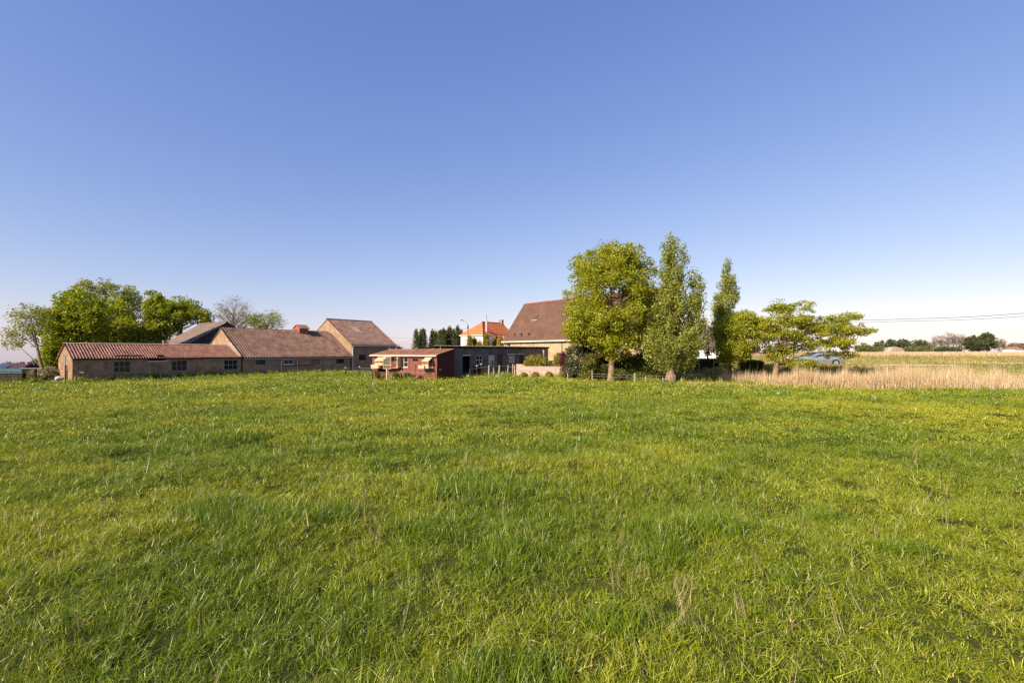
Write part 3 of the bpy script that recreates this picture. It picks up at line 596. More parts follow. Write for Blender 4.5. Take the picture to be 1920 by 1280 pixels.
D = 290; x = at(1683, D); o = empty('domed_greenhouse', (x, D, g1(x, D)), .15, 'pale domed plastic greenhouse far beyond the reed field', 'greenhouse')
mb = MB(); pts = [(5.6*math.cos(t), 0, 5.2*math.sin(t)**.8) for t in np.linspace(0, math.pi, 15)]; mb.prism(pts, (0, 16, 0)); mb.build('cover', M['palecap'], o, smooth=False)
MB().box(-1.8, 1.8, -.06, -.003, 0, 2.6).build('door', M['frame'], o)
for k in range(5): t = math.pi*(k+1)/6; MB().tube([(5.65*math.cos(t), -.05, 5.25*math.sin(t)**.8), (5.65*math.cos(t), 16.05, 5.25*math.sin(t)**.8)], .06, 5).build('hoop_rail', M['concrete'], o)
# --- far house down the slope on the left
D = 120; x = at(10, D); o = empty('dark_roofed_house', (x, D, g1(x, D)), -.35, 'far house with dark purple roof down the slope beyond the teal trough', 'house')
zr = zt(681.5, D)-g1(x, D)
MB().box(-3.5, 3, 0, 7, -.5, zr-2.6).build('wall', M['white'], o)
MB().prism([(-3.8, -.3, zr-2.7), (-3.8, 3.5, zr), (-3.8, 7.3, zr-2.7)], (7, 0, 0)).build('roof', mat('purple_roof', (.05, .022, .032), .8, var=.2), o)
MB().box(-4.1, -3.85, -.2, 7.2, -.5, zr-.1).build('white_end', M['white'], o); MB().box(1.6, 2.2, 3.2, 3.9, zr-.6, zr+.35).build('chimney', M['ochre'], o, uv=True)

# ------------------------------------------------------------------ garden wall
dW = Vector((.95, -.31)).normalized()
B = Bld('garden_wall', (at(968, 44.5), 44.5), dW, 'low rough rendered pale garden wall with a stepped end', 'wall')
L = B.a(1057); t0 = B.h(1010, 687.5)
mb = MB(); mb.prism([(0, 0, -.3), (L, 0, -.3), (L-.12, 0, t0), (.95, 0, t0), (.5, 0, t0+.22), (0, 0, t0+.24)], (0, .22, 0)); mb.build('wall', M['stucco'], B.o)
MB().box(.95, L-.1, -.02, .24, t0+.002, t0+.05).build('coping', M['palecap'], B.o)
ORD = ['first', 'second', 'third', 'fourth', 'fifth', 'sixth', 'seventh', 'eighth', 'ninth', 'tenth', 'eleventh', 'twelfth']
# ------------------------------------------------------------------ fence posts, rails, wires
def post(px, ytop, ybot, D, label, group, m='postwood', r=.055, lean=0, cap=None, name='fence_post'):
    x = at(px, D); z0 = g1(x, D); h = max(.5, zt(ytop, D)-z0)
    o = empty(name, (x, D, z0), 0, label, 'post', group) if cap else None
    mb = MB(); dx = lean*h; rr = random.Random(int(px*7)); pts = [(dx*t+rr.uniform(-.008, .008), 0, -.25+(h+.25)*t) for t in (0, .35, .7, 1)]
    mb.tube(pts, [r*1.05, r, r*.97, r*.85], 8)
    if cap:
        mb.build('shaft', M[m], o); MB().tube([(dx, 0, h-.01), (dx, 0, h+.09)], r*1.15, 8).build('cap', M[cap], o); return o
    q = mb.build(name, M[m]); q.location = (x, D, z0); return tag(q, label, 'post', group)
G1 = 'posts before the block outbuilding'
for k, (px, yt, le, dd) in enumerate(((881, 690, .0, 45.2), (916, 684.5, .05, 45.4), (926, 689, -.03, 45.6), (934.8, 684.5, .08, 45.6), (951.5, 684, .06, 45.8), (961.3, 682.2, .0, 46), (966, 684, -.05, 45))): post(px, yt, 0, dd, f'{ORD[k]} bare weathered fence post before the block outbuilding, counted from the red loft', G1, lean=le, r=.085 if px in (916, 934.8, 966) else .06)
G2 = 'white capped dark posts'
post(894, 686.5, 0, 45.2, 'dark fence post with white cap left of the slatted board', G2, 'darkwood', .06, cap='cream'); post(902.3, 683, 0, 45.5, 'tall dark post with white bucket cap by the cross window', G2, 'darkwood', .06, cap='cream')
G3 = 'dark posts along the loft'
for k, (px, yt, D) in enumerate(((698.5, 692, 45.2), (752.5, 696, 43.6), (815.5, 697.5, 41.6))): post(px, yt, 0, D, ['thin dark post under the loft landing box by the wire cage', 'thin dark pale topped post below the tall loft window', 'thin dark bare post at the loft corner by its dark end wall'][k], G3, 'darkwood', .05, lean=.03, cap='cream' if px < 800 else None)
G4 = 'posts by the tall barn'
for k, (px, yt, D) in enumerate(((648, 689.5, 55), (674.5, 688, 56))): post(px, yt, 0, D, ['dark fence post with pale top before the white downpipe', 'dark fence post with pale top below the tall barn window'][k], G4, 'darkwood', .07, cap='cream')
post(683.5, 698, 0, 50, 'thin pale stake in the grass left of the red loft', None, 'postwood', .045)
G5 = 'posts along the cowshed'
for k, (px, yt, D) in enumerate(((158.5, 697.5, 45.5), (303, 693.5, 49.6), (421.5, 692, 53.5))): post(px, yt, 0, D, ['dark post near the cowshed gable corner holding the slanting bar', 'dark post below the dark wall slot of the cowshed', 'dark post below the cowshed window next to the long barn'][k], G5, 'darkwood', .07)
G6 = 'posts along the garden'
for k, (px, yt, D) in enumerate(((993.5, 694.5, 42.5), (1026.5, 693.5, 42), (1064.5, 699, 40.5), (1110.5, 692.5, 39.5), (1190, 699, 38.6), (1210.5, 705, 38.3), (1265.5, 702.5, 37.9), (1243, 713, 37.7))): post(px, yt, 0, D, ['thin stake between the first two box balls at the garden wall', 'thin stake in front of the third box ball at the garden wall', 'short post before the dark red leaved shrub', 'weathered post before the yellow variegated bush', 'thick fence post before the white flowering shrub', 'short fence post between white flowering shrub and poplar', 'pale post leaning on the tall poplar trunk', 'low stump post just before the tall poplar'][k], G6, 'postwood', .05 if px != 1190 else .075)
G7 = 'slanting posts by the dark hedge'
for k, (px, yt, D) in enumerate(((1281, 686, 46), (1308, 680, 47), (1335, 676, 46.5), (1401, 684, 44), (1416, 680, 44.5))): post(px, yt, 0, D, f'{ORD[k]} slanting grey post before the clipped hedges, counted from the tall poplar', G7, 'postwood', .05, lean=.2)
def wire(name, pts, r, m, label, cat='wire', group=None, sag=0, n=10):
    P = []
    for a, b_ in zip(pts[:-1], pts[1:]):
        a, b_ = Vector(a), Vector(b_)
        for k in range(n):
            t = k/n; q = a.lerp(b_, t); q.z -= sag*4*t*(1-t); P.append(q)
    P.append(Vector(pts[-1]))
    o = MB().tube(P, r, 5).build(name, M[m]); return tag(o, label, cat, group)
def pw(px, py, D): return (at(px, D), D, zt(py, D))
wire('fence_wire', [pw(640, 690.5, 55), pw(674, 690, 56), pw(698, 690.8, 45.2)], .013, 'wire', 'upper fence wire from the tall barn to the red loft'); wire('fence_wire', [pw(648, 694.5, 55), pw(674, 693.5, 56), pw(698, 695.2, 45.2)], .013, 'wire', 'lower fence wire from the tall barn to the red loft')
wire('fence_wire', [pw(698.5, 697.5, 45.1), pw(752.5, 698, 43.5), pw(815.5, 698.8, 41.5)], .011, 'wire', 'fence wire strung along the front of the red loft')
wire('fence_wire', [pw(881, 692, 45.1), pw(916, 687, 45.3), pw(951, 686, 45.7), pw(993, 697, 42.4)], .009, 'wire', 'thin fence wire before the grey block outbuilding')
wire('fence_wire', [pw(1110.5, 701, 39.4), pw(1190, 703, 38.5), pw(1265, 706, 37.8)], .009, 'wire', 'upper fence wire running below the oak to the poplar'); wire('fence_wire', [pw(1110.5, 705, 39.4), pw(1190, 708, 38.5), pw(1265, 711, 37.8)], .009, 'wire', 'lower fence wire running below the oak to the poplar')
wire('fence_tape', [pw(1585, 683.5, 44), pw(1680, 683.8, 42), pw(1790, 684.5, 41)], .02, 'cream', 'white electric fence tape stretched above the reeds', 'fence tape'); wire('fence_tape', [pw(1840, 681, 55), pw(1925, 680.5, 55)], .02, 'cream', 'short white fence tape at the field edge beyond the reeds', 'fence tape')
# dark rail on the long barn
o = empty('wooden_rail', (*pw(528, 700, 59.5)[:2], .1), math.atan2(.81, .585), 'dark wooden rail on two posts along the long barn wall', 'rail')
for x in (0, 2.05): MB().box(x, x+.14, -.1, .0, -.4, zt(675, 59.5)-.1).build('post', M['brownwood'], o)
MB().box(-.1, 4.4, -.16, -.102, .95, 1.12).build('rail', M['brownwood'], o); MB().box(.1, 1.9, -.16, -.102, .3, .36).build('rail', M['darkwood'], o)
# cowshed gate bar
wire('gate_bar', [pw(140, 695.3, 45.4), pw(158, 699, 45.3)], .03, 'postwood', 'slanting pale bar from the cowshed corner to its dark post', 'bar')
# teal trough wall and pipe rail at the far left
D = 44; x1 = at(40, D); z0 = g1(x1, D)
o = empty('cattle_trough', (x1, D, z0), math.radians(6), 'teal topped cattle trough with dark wooden boards', 'trough')
for k in range(7): MB().box(-9+k*1.3, -9+k*1.3+1.26, 0, .08, -.3, .85).build('board', M['darkwood'], o)
MB().box(-9.05, .1, -.06, .6, .86, 1.0).build('lower_rim', M['teal'], o); MB().box(-9.05, .12, -.1, .7, 1.03, 1.27).build('upper_rim', M['teal'], o); MB().box(0, .1, -.04, .1, -.3, .86).build('end_post', M['darkwood'], o)
MB().box(-9.0, -.05, .1, .55, -.3, .84).build('tank', M['dark'], o)
o = empty('pipe_rail', (at(66.5, D), D, z0), 0, 'grey pipe rail on a black post beside the leaning tree', 'rail')
MB().box(-.07, .07, -.07, .07, -.4, zt(691, D)-z0).build('post', M['dark'], o); MB().tube([(-1.25, -.1, zt(690.5, D)-z0), (.75, -.1, zt(690.5, D)-z0)], .045, 8).build('pipe', M['frame'], o)
# rubble by the cowshed door
rr = random.Random(5)
for k in range(9):
    s_ = rr.uniform(.15, .38); px = rr.uniform(101, 113); D = rr.uniform(44.3, 45.6); x = at(px, D)
    import bmesh
    bm = bmesh.new(); bmesh.ops.create_icosphere(bm, subdivisions=1, radius=s_)
    for v in bm.verts: v.co = Vector((v.co.x*rr.uniform(.8, 1.2), v.co.y*rr.uniform(.8, 1.2), v.co.z*rr.uniform(.55, .9)))
    me = bpy.data.meshes.new('rubble_stone'); bm.to_mesh(me); bm.free(); me.materials.append(M['stone'])
    q = link(bpy.data.objects.new('rubble_stone', me)); q.location = (x, D, g1(x, D)+s_*.35+(.3 if k < 3 else 0)); tag(q, 'pale rubble stone heaped outside the cowshed gable door', 'stone', 'rubble heap by the cowshed')

# ------------------------------------------------------------------ street lamp, pole, road signs
D = 75; x = at(877.5, D); z0 = g1(x, D); h = zt(608, D)-z0
o = empty('street_lamp', (x, D, z0), 0, 'street lamp on a slim pole with arm reaching over the block outbuilding', 'lamp')
MB().tube([(0, 0, -.3), (0, 0, h)], [.10, .06], 8).build('pole', M['brownwood'], o); MB().tube([(0, 0, h-.1), (-.15, 0, h+.25), (-.5, 0, h+.5), (-.8, 0, h+.6)], .04, 6).build('arm', M['grey'], o)
MB().prism([(-1.15, -.12, h+.62), (-.75, -.12, h+.56), (-.75, -.12, h+.66), (-1.1, -.12, h+.74)], (0, .24, 0)).build('lamp_head', M['cable'], o); MB().box(-.1, .1, -.12, .12, h-.7, h-.25).build('junction_box', M['cable'], o)
lampz = z0+h
D = 57; x = at(1572, D); z0 = g1(x, D); h = zt(597, D)-z0
o = empty('utility_pole', (x, D, z0), 0, 'pale concrete utility pole rising behind the spreading oak', 'pole')
MB().tube([(0, 0, -.3), (0, 0, h)], [.16, .11], 10).build('shaft', M['concrete'], o); MB().box(-.5, .5, -.05, .05, h-.35, h-.27).build('crossarm', M['grey'], o)
for s_ in (-.4, .4): MB().tube([(s_, 0, h-.27), (s_, 0, h-.1)], .04, 6).build('insulator', M['concrete'], o)
PT = Vector((x, D, z0+h))
wire('power_cable', [PT+Vector((.4, 0, -.1)), pw(1700, 597.5, 46), pw(1925, 586.6, 40)], .022, 'cable', 'upper black power cable leaving to the right of the concrete pole', 'cable', n=14, sag=.1); wire('power_cable', [PT+Vector((-.4, 0, -.35)), pw(1700, 601.5, 46), pw(1925, 592.3, 40)], .018, 'cable', 'lower power cable leaving to the right of the concrete pole', 'cable', n=14, sag=.1)
lp = Vector((at(877.5, 75), 75, lampz))
wire('power_cable', [pw(700, 629, 95), lp+Vector((0, 0, -2.1))], .012, 'cable', 'slack overhead cable between the tall barn and the lamp pole', 'cable', sag=.35); wire('power_cable', [pw(715, 643.5, 95), pw(772, 639, 80), lp+Vector((0, 0, -.6))], .01, 'cable', 'thin overhead cable climbing to the lamp pole head', 'cable', sag=.25)
wire('power_cable', [pw(715, 647.5, 95), pw(850, 635, 78), lp+Vector((0, 0, -2.4))], .01, 'cable', 'lowest overhead cable passing before the clipped conifers', 'cable', sag=.2)
D = 58; x = at(1465.5, D); z0 = g1(x, D)
o = empty('road_sign', (x, D, z0), 0, 'round red rimmed road sign on a white post behind the spreading oak', 'sign'); h = zt(641, D)-z0
MB().tube([(0, 0, -.3), (0, 0, h)], .07, 8).build('post', M['white'], o); MB().tube([(.25, -.09, h-.45), (.25, -.06, h-.45)], .34, 18).build('disc', M['rframe'], o)
post(1477.3, 670, 0, 57, 'short white marker post on the verge behind the spreading oak', None, 'white', .06, name='marker_post')
# ------------------------------------------------------------------ silver car
D = 51; cxp = at(1532, D); zc = g1(cxp, D)
car = empty('parked_car', (cxp, D, zc), math.radians(-9), 'silver estate car parked on the raised yard behind the reeds', 'car')
def loft_body(secs, m, name, parent, ysub=None):
    """secs: list of (x, halfwidth_low, halfwidth_top, z0, z1) cross sections lofted along x"""
    vs_, fs = [], []
    for (x, wl_, wt, z0, z1) in secs:
        zm = z0+(z1-z0)*.55
        vs_ += [(x, -wl_*.93, z0), (x, -wl_, zm), (x, -wt, z1), (x, wt, z1), (x, wl_, zm), (x, wl_*.93, z0)]
    for i in range(len(secs)-1):
        for k in range(6): fs.append((i*6+k, i*6+(k+1) % 6, (i+1)*6+(k+1) % 6, (i+1)*6+k))
    fs += [tuple(range(6)), tuple(reversed(range((len(secs)-1)*6, len(secs)*6)))]
    return MB().add(vs_, fs).build(name, M[m], parent, smooth=False)
body = loft_body([(-2.25, .7, .6, .32, .62), (-2.1, .82, .74, .25, .74), (-1.3, .87, .8, .2, .92), (-.8, .88, .82, .2, .97), (1.6, .88, .82, .2, 1.0), (2.1, .86, .8, .25, .98), (2.28, .78, .7, .34, .8)], 'carpaint', 'body', car)
cab = loft_body([(-.95, .78, .74, .94, .985), (-.1, .76, .62, .95, 1.42), (.9, .76, .62, .96, 1.47), (1.75, .74, .6, .96, 1.4), (2.12, .74, .68, .95, 1.05)], 'carpaint', 'cabin', car)
for (xa, xb, xc, xd) in ((-.62, .25, .25, -.05), (.33, 1.05, 1.05, .33), (1.13, 1.75, 1.6, 1.13)):
    for s_ in (-1, 1): MB().prism([(xa, s_*.772, 1.0), (xb, s_*.772, 1.0), (xc, s_*.66, 1.38), (xd, s_*.66, 1.36)], (0, s_*.012, 0)).build('side_window', M['glass'], cab)
MB().prism([(-.93, -.68, 1.0), (-.93, .68, 1.0), (-.17, .56, 1.4), (-.17, -.56, 1.4)], (-.012, 0, .012)).build('windscreen', M['glass'], cab); MB().prism([(2.11, -.66, 1.07), (2.11, .66, 1.07), (1.8, .54, 1.38), (1.8, -.54, 1.38)], (.012, 0, .012)).build('rear_window', M['glass'], cab)
for s_ in (-1, 1):
    MB().prism([(2.1, s_*.7, .75), (2.28, s_*.62, .75), (2.2, s_*.6, 1.0), (2.02, s_*.7, 1.0)], (0, s_*.14, 0)).build('tail_light', M['redlamp'], car); MB().prism([(-2.26, s_*.5, .6), (-2.02, s_*.72, .62), (-1.9, s_*.74, .76), (-2.16, s_*.5, .74)], (0, s_*.08, 0)).build('headlight', M['clearlamp'], car)
    for x in (-1.4, 1.42):
        wh = MB().tube([(x, s_*.72, .32), (x, s_*.915, .32)], .32, 20).build('wheel', M['tyre'], car); MB().tube([(x, s_*.916, .32), (x, s_*.93, .32)], .215, 14).build('rim', M['rim'], wh)
        MB().add([(x+.37*math.cos(t), s_*(.885 if q else .87), .32+.37*math.sin(t)) for q in (0, 1) for t in np.linspace(0, math.pi, 9)]+[(x+.33*math.cos(t), s_*.89, .32+.33*math.sin(t)) for t in np.linspace(0, math.pi, 9)], [(k, k+1, 10+k, 9+k) for k in range(8)]+[(9+k, 10+k, 19+k, 18+k) for k in range(8)]).build('wheel_arch', M['tyre'], car)
    MB().box(-.62, -.45, s_*.86-.06+s_*.1, s_*.86+.06+s_*.1, 1.0, 1.12).build('mirror', M['carpaint'], car)
for x in (-.75, .29, 1.09):
    MB().box(x-.006, x+.006, -.884, -.874, .35, .96).build('door_seam', M['tyre'], car)

# ------------------------------------------------------------------ trees and shrubs
LM = {
 'oak': leafmat('oak_leaf', (.20, .25, .018), (.42, .42, .035), .42), 'poplar': leafmat('poplar_leaf', (.16, .205, .028), (.36, .38, .07), .36, gloss=.04),
 'mid': leafmat('maple_leaf', (.13, .19, .016), (.33, .36, .035), .42), 'ash': leafmat('ash_leaf', (.17, .21, .04), (.34, .35, .08), .4),
 'pin': leafmat('pin_oak_leaf', (.19, .24, .018), (.42, .41, .035), .42), 'pale': leafmat('pale_leaf', (.20, .18, .09), (.33, .30, .17), .35),
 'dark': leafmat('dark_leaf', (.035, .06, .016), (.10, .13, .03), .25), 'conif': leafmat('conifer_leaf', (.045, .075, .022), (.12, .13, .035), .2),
 'yellow': leafmat('golden_leaf', (.25, .22, .02), (.5, .36, .05), .35), 'box': leafmat('box_leaf', (.17, .17, .02), (.36, .29, .05), .25),
 'purple': leafmat('purple_leaf', (.07, .02, .025), (.16, .05, .05), .3), 'lilac': leafmat('lilac_flower', (.30, .19, .27), (.48, .36, .42), .35), 'whitefl': leafmat('white_flower', (.62, .58, .52), (.8, .78, .72), .3),
 'farlight': leafmat('far_hedge_leaf', (.09, .12, .03), (.19, .2, .06), .25),
 'far': leafmat('far_leaf', (.05, .075, .03), (.11, .125, .05), .25), 'fargrey': leafmat('far_twig', (.17, .14, .10), (.28, .24, .18), .2), 'weed': leafmat('weed_leaf', (.06, .09, .018), (.15, .16, .03), .35),
}
def leaf_cloud(C, sig, n, size, R, out=None, flat=1.0, asp=.62):
    """n leaf quads round every cluster centre C (k,3)"""
    k = len(C); c = np.repeat(C, n, 0); s = np.repeat(sig, n)[:, None]
    off = R.normal(size=(k*n, 3)); ln = np.linalg.norm(off, axis=1)[:, None]; off = off/ln*np.minimum(ln, 1.75+.15*R.random((k*n, 1)))*s*np.array([1, 1, flat]); P = c+off
    lvc = np.repeat(R.random(k), n); lv = np.clip(.55*lvc+.45*R.random(k*n), 0, 1)
    nn = R.normal(size=(k*n, 3)); nn[:, 2] += .5; nn /= np.linalg.norm(nn, axis=1)[:, None]
    t = np.cross(nn, R.normal(size=(k*n, 3))); t /= np.linalg.norm(t, axis=1)[:, None]; b_ = np.cross(nn, t)
    sz = size*R.uniform(.6, 1.25, (k*n, 1)); a = t*sz*.5; bb = b_*sz*.5*asp
    V = np.stack([P-a, P+bb-a*.1+nn*sz*.08, P+a, P-bb-a*.1+nn*sz*.08], 1).reshape(-1, 3)
    return V, np.arange(len(V)).reshape(-1, 4), np.repeat(lv, 4)
def tubes_arr(paths, n=5):
    """many tapered tubes: paths = list of (points (k,3), radii (k))"""
    Vs, Qs, base = [], [], 0
    for P, r in paths:
        P = np.asarray(P, float); r = np.asarray(r, float); k = len(P)
        d = np.gradient(P, axis=0); d /= np.linalg.norm(d, axis=1)[:, None]+1e-9
        ref = np.where(np.abs(d[:, 2:3]) < .9, np.array([[0, 0, 1.]]), np.array([[1., 0, 0]]))
        a = np.cross(d, ref); a /= np.linalg.norm(a, axis=1)[:, None]; b_ = np.cross(d, a)
        t = np.arange(n)*2*math.pi/n
        V = P[:, None]+(a[:, None]*np.cos(t)[None, :, None]+b_[:, None]*np.sin(t)[None, :, None])*r[:, None, None]
        Vs.append(V.reshape(-1, 3)); i, j = np.meshgrid(np.arange(k-1), np.arange(n), indexing='ij')
        Qs.append((base+np.stack([i*n+j, i*n+(j+1) % n, (i+1)*n+(j+1) % n, (i+1)*n+j], -1)).reshape(-1, 4)); base += k*n
    return np.concatenate(Vs), np.concatenate(Qs)
def tree(name, label, base, D, blobs, leaf, seed, ncl=150, nleaf=80, size=.16, sig=.42, trunk=.25, bark='bark', group=None, cat='tree', rise=.45, twigs=2, lean=None, flat=.8, topf=.8, shellf=.35, depthk=1.0, extra=None, minz=.3, fill=.0, gap=0.0, tips=.3, nlimb=90):
    """blobs: crown ellipsoids (px, py, rx, ry) read in photo pixels and set at depth D with equal depth"""
    R = np.random.default_rng(seed); bx = at(base[0], D); bz = g1(bx, D); s = D/F
    if name == 'shrub': topf = .6
    root = empty(name, (bx, D, bz), 0, label, cat, group)
    vol = np.array([b_[2]*b_[2]*b_[3] for b_ in blobs], float)**.75; pk = R.choice(len(blobs), ncl*3, p=vol/vol.sum())
    d = R.normal(size=(ncl*3, 3)); d /= np.linalg.norm(d, axis=1)[:, None]; rad = (R.random(ncl*3)*(1-shellf**3)+shellf**3)**(1/3)
    BL = np.array([(at(b_[0], D)-bx, 0, zt(b_[1], D)-bz, b_[2]*s, b_[3]*s) for b_ in blobs]); bl = BL[pk]
    C = np.stack([bl[:, 0]+d[:, 0]*rad*(bl[:, 3]-sig*.6), d[:, 1]*rad*(bl[:, 3]-sig*.4)*depthk, bl[:, 2]+d[:, 2]*rad*(bl[:, 4]-sig*.5)], 1)
    C = C[C[:, 2] > minz]
    if gap: C = C[vn(C[:, 0]*.9+50, C[:, 2]*.9+C[:, 1]*.7+seed, seed) > gap]
    C = C[:ncl]
    nt = int(tips*ncl); pk = R.choice(len(blobs), nt, p=vol/vol.sum()); bl = BL[pk]; d = R.normal(size=(nt, 3)); d /= np.linalg.norm(d, axis=1)[:, None]
    if rise > 1: d[:, 2] = np.abs(d[:, 2])
    TC = np.stack([bl[:, 0]+d[:, 0]*bl[:, 3]*R.uniform(.95, 1.12, nt), d[:, 1]*bl[:, 3]*depthk*R.uniform(.95, 1.12, nt), bl[:, 2]+d[:, 2]*bl[:, 4]*R.uniform(.95, 1.1, nt)], 1); TC = TC[TC[:, 2] > max(minz, .5)]
    CA = np.concatenate([C, TC]); SG = np.concatenate([R.uniform(.55, 1.25, len(C))*sig, R.uniform(.3, .55, len(TC))*sig])
    V, Q, lv = leaf_cloud(CA, SG, nleaf, size, R, flat=flat)
    kp = np.ones(len(V)//4, bool); kp[len(C)*nleaf:] = R.random(len(TC)*nleaf) < .35; V = V.reshape(-1, 4, 3)[kp].reshape(-1, 3); lv = lv.reshape(-1, 4)[kp].ravel()
    ok = V.reshape(-1, 4, 3)[:, :, 2].min(1) > .02; V = V.reshape(-1, 4, 3)[ok].reshape(-1, 3); lv = lv.reshape(-1, 4)[ok].ravel(); Q = np.arange(len(V)).reshape(-1, 4)
    link(bpy.data.objects.new('crown', arrmesh('crown', V, Q, LM[leaf], lv)), root)
    # trunk and limbs
    top = C[:, 2].max()*topf; tx = (lean if lean is not None else 0)
    tt = np.linspace(0, 1, 7); cxm = np.average(C[:, 0])*.5+tx
    TP = np.stack([cxm*tt**1.3+.05*np.sin(tt*7+seed), .06*np.sin(tt*5+seed), -.2+(top+.2)*tt], 1); TR = trunk*(1-.86*tt)**.9; TR[0] *= 1.35
    paths = []
    for c in C[R.permutation(len(C))[:min(len(C), nlimb)]]:
        h = np.clip((c[2]-math.hypot(c[0], c[1])*rise*R.uniform(.7, 1.3))/max(top, .1), .12, .93); h = min(h, max(.1, c[2]/top*.96))
        p0 = np.array([np.interp(h, tt, TP[:, 0]), np.interp(h, tt, TP[:, 1]), np.interp(h, tt, TP[:, 2])]); r0 = np.interp(h, tt, TR)*.42
        m = p0*.45+c*.55+np.array([0, 0, R.uniform(-.05, .16)])*np.linalg.norm(c-p0); u = np.linspace(0, 1, 5)[:, None]
        P = (1-u)**2*p0+2*u*(1-u)*m+u*u*c; paths.append((P, r0*(1-.85*u[:, 0])))
        for _ in range(twigs):
            q = c+np.clip(R.normal(size=3), -1.2, 1.2)*sig*1.1; paths.append((np.stack([P[3], (P[3]+q)/2+R.normal(size=3)*.06, q]), np.array([.3, .2, .06])*r0+.004))
    Vb, Qb = tubes_arr([(TP, TR)], 10); link(bpy.data.objects.new('trunk', arrmesh('trunk', Vb, Qb, M[bark], smooth=True)), root)
    Vb, Qb = tubes_arr(paths, 5); link(bpy.data.objects.new('limbs', arrmesh('limbs', Vb, Qb, M[bark], smooth=True)), root)
    if extra:
        for (nm, lf, cnt, n2, sz, lo) in extra:
            CC = C[R.permutation(len(C))[:cnt]]; CC = CC*np.array([1.05, 1.05, 1.02]); CC[:, 1] -= lo
            V, Q, lv = leaf_cloud(CC, np.full(len(CC), sig*.5), n2, sz, R); tag(link(bpy.data.objects.new(nm, arrmesh(nm, V, Q, LM[lf], lv)), root), kind='stuff')
    return root
# right hand group
tree('oak_tree', 'large round crowned yellow green oak with a clear trunk before the farmhouse', (1147, 709), 40, [(1142, 560, 80, 98), (1092, 590, 38, 52), (1205, 560, 32, 75), (1080, 622, 26, 22), (1160, 485, 52, 28), (1115, 500, 40, 25), (1150, 640, 60, 20), (1200, 635, 30, 20), (1150, 664, 26, 18)], 'oak', 11, ncl=430, nleaf=165, size=.165, sig=.40, trunk=.27, bark='palebark', rise=.5, shellf=.45, topf=.85)
tree('poplar_tree', 'tall narrow poplar with two upright leaders beside the oak', (1257, 716), 38.2, [(1256, 470, 15, 27), (1259, 520, 23, 50), (1281, 490, 8, 30), (1255, 590, 34, 52), (1260, 650, 46, 42), (1303, 545, 14, 38), (1303, 600, 20, 48), (1290, 650, 26, 36), (1226, 640, 22, 36), (1262, 682, 22, 14)], 'poplar', 12, ncl=340, nleaf=130, size=.15, sig=.3, trunk=.36, bark='palebark', rise=1.6, flat=1.3, shellf=.4)
tree('poplar_tree', 'slender pointed young poplar between the two leader poplar and the spreading oak', (1368, 700), 44, [(1363, 505, 6, 16), (1362, 535, 14, 26), (1378, 555, 6, 22), (1361, 572, 20, 30), (1350, 600, 13, 30), (1365, 615, 26, 36)], 'poplar', 13, ncl=170, gap=.25, nleaf=110, size=.15, sig=.27, trunk=.16, bark='bark', rise=1.6, flat=1.3)
tree('young_oak_tree', 'low yellow green young oak wrapped round the foot of the pointed poplar', (1362, 706), 41.5, [(1370, 615, 32, 24), (1372, 648, 34, 30), (1395, 600, 18, 20), (1350, 635, 14, 12), (1362, 672, 16, 14)], 'oak', 14, ncl=150, nleaf=130, size=.155, sig=.34, trunk=.14, bark='palebark')
tree('spreading_oak_tree', 'wide spreading oak with layered horizontal branches above the reeds', (1452, 712), 41.5, [(1462, 577, 22, 16), (1490, 578, 55, 12), (1455, 602, 60, 16), (1530, 600, 60, 14), (1420, 612, 38, 18), (1470, 628, 80, 14), (1560, 618, 60, 14), (1600, 594, 26, 7), (1600, 622, 44, 9), (1410, 648, 34, 24), (1545, 645, 60, 14), (1480, 655, 40, 12), (1575, 663, 28, 10), (1500, 680, 40, 9), (1440, 672, 30, 14)], 'pin', 15, ncl=310, nleaf=125, size=.15, sig=.33, nlimb=45, trunk=.27, bark='palebark', rise=.12, flat=.55, shellf=.15, depthk=.75, topf=.88, gap=.2)
tree('garden_tree', 'small loose leaved tree before the white cottage gable', (1327, 690), 60, [(1326, 630, 12, 18), (1328, 655, 6, 14)], 'pale', 16, ncl=40, nleaf=50, size=.2, sig=.4, trunk=.12)
# left hand group
tree('leaning_tree', 'thin leaning tree with an open airy crown left of the cowshed', (84, 712), 50, [(55, 590, 30, 20), (75, 600, 18, 25), (40, 622, 24, 20), (72, 625, 16, 20), (35, 645, 18, 8)], 'ash', 21, ncl=75, nleaf=42, size=.2, sig=.42, trunk=.2, bark='palebark', rise=.7, lean=-.6, shellf=.3, minz=2.5, topf=.8, nlimb=22)
GL = 'trees behind the cowshed'
tree('maple_tree', 'broad dense green tree rising behind the cowshed gable', (130, 700), 58, [(128, 555, 9, 20), (142, 558, 10, 22), (135, 575, 26, 26), (125, 610, 40, 40), (165, 600, 34, 50), (120, 655, 34, 40), (100, 690, 20, 14), (100, 675, 16, 24)], 'mid', 22, gap=.25, ncl=230, nleaf=80, size=.32, sig=.5, trunk=.3, group=GL)
tree('ash_tree', 'tallest dome shaped airy tree above the cowshed roof', (195, 700), 74, [(200, 560, 56, 36), (170, 548, 26, 20), (235, 575, 34, 34), (195, 600, 50, 34)], 'ash', 23, ncl=190, nleaf=70, size=.3, sig=.5, trunk=.35, rise=.9, shellf=.55, group=GL, gap=.36)
tree('maple_tree', 'dark green column of a tree below the airy dome, behind the cowshed ridge', (225, 700), 64, [(220, 600, 22, 40), (215, 640, 36, 34), (245, 630, 18, 34), (180, 640, 28, 28)], 'mid', 24, ncl=150, nleaf=80, size=.32, sig=.5, trunk=.25, group=GL)
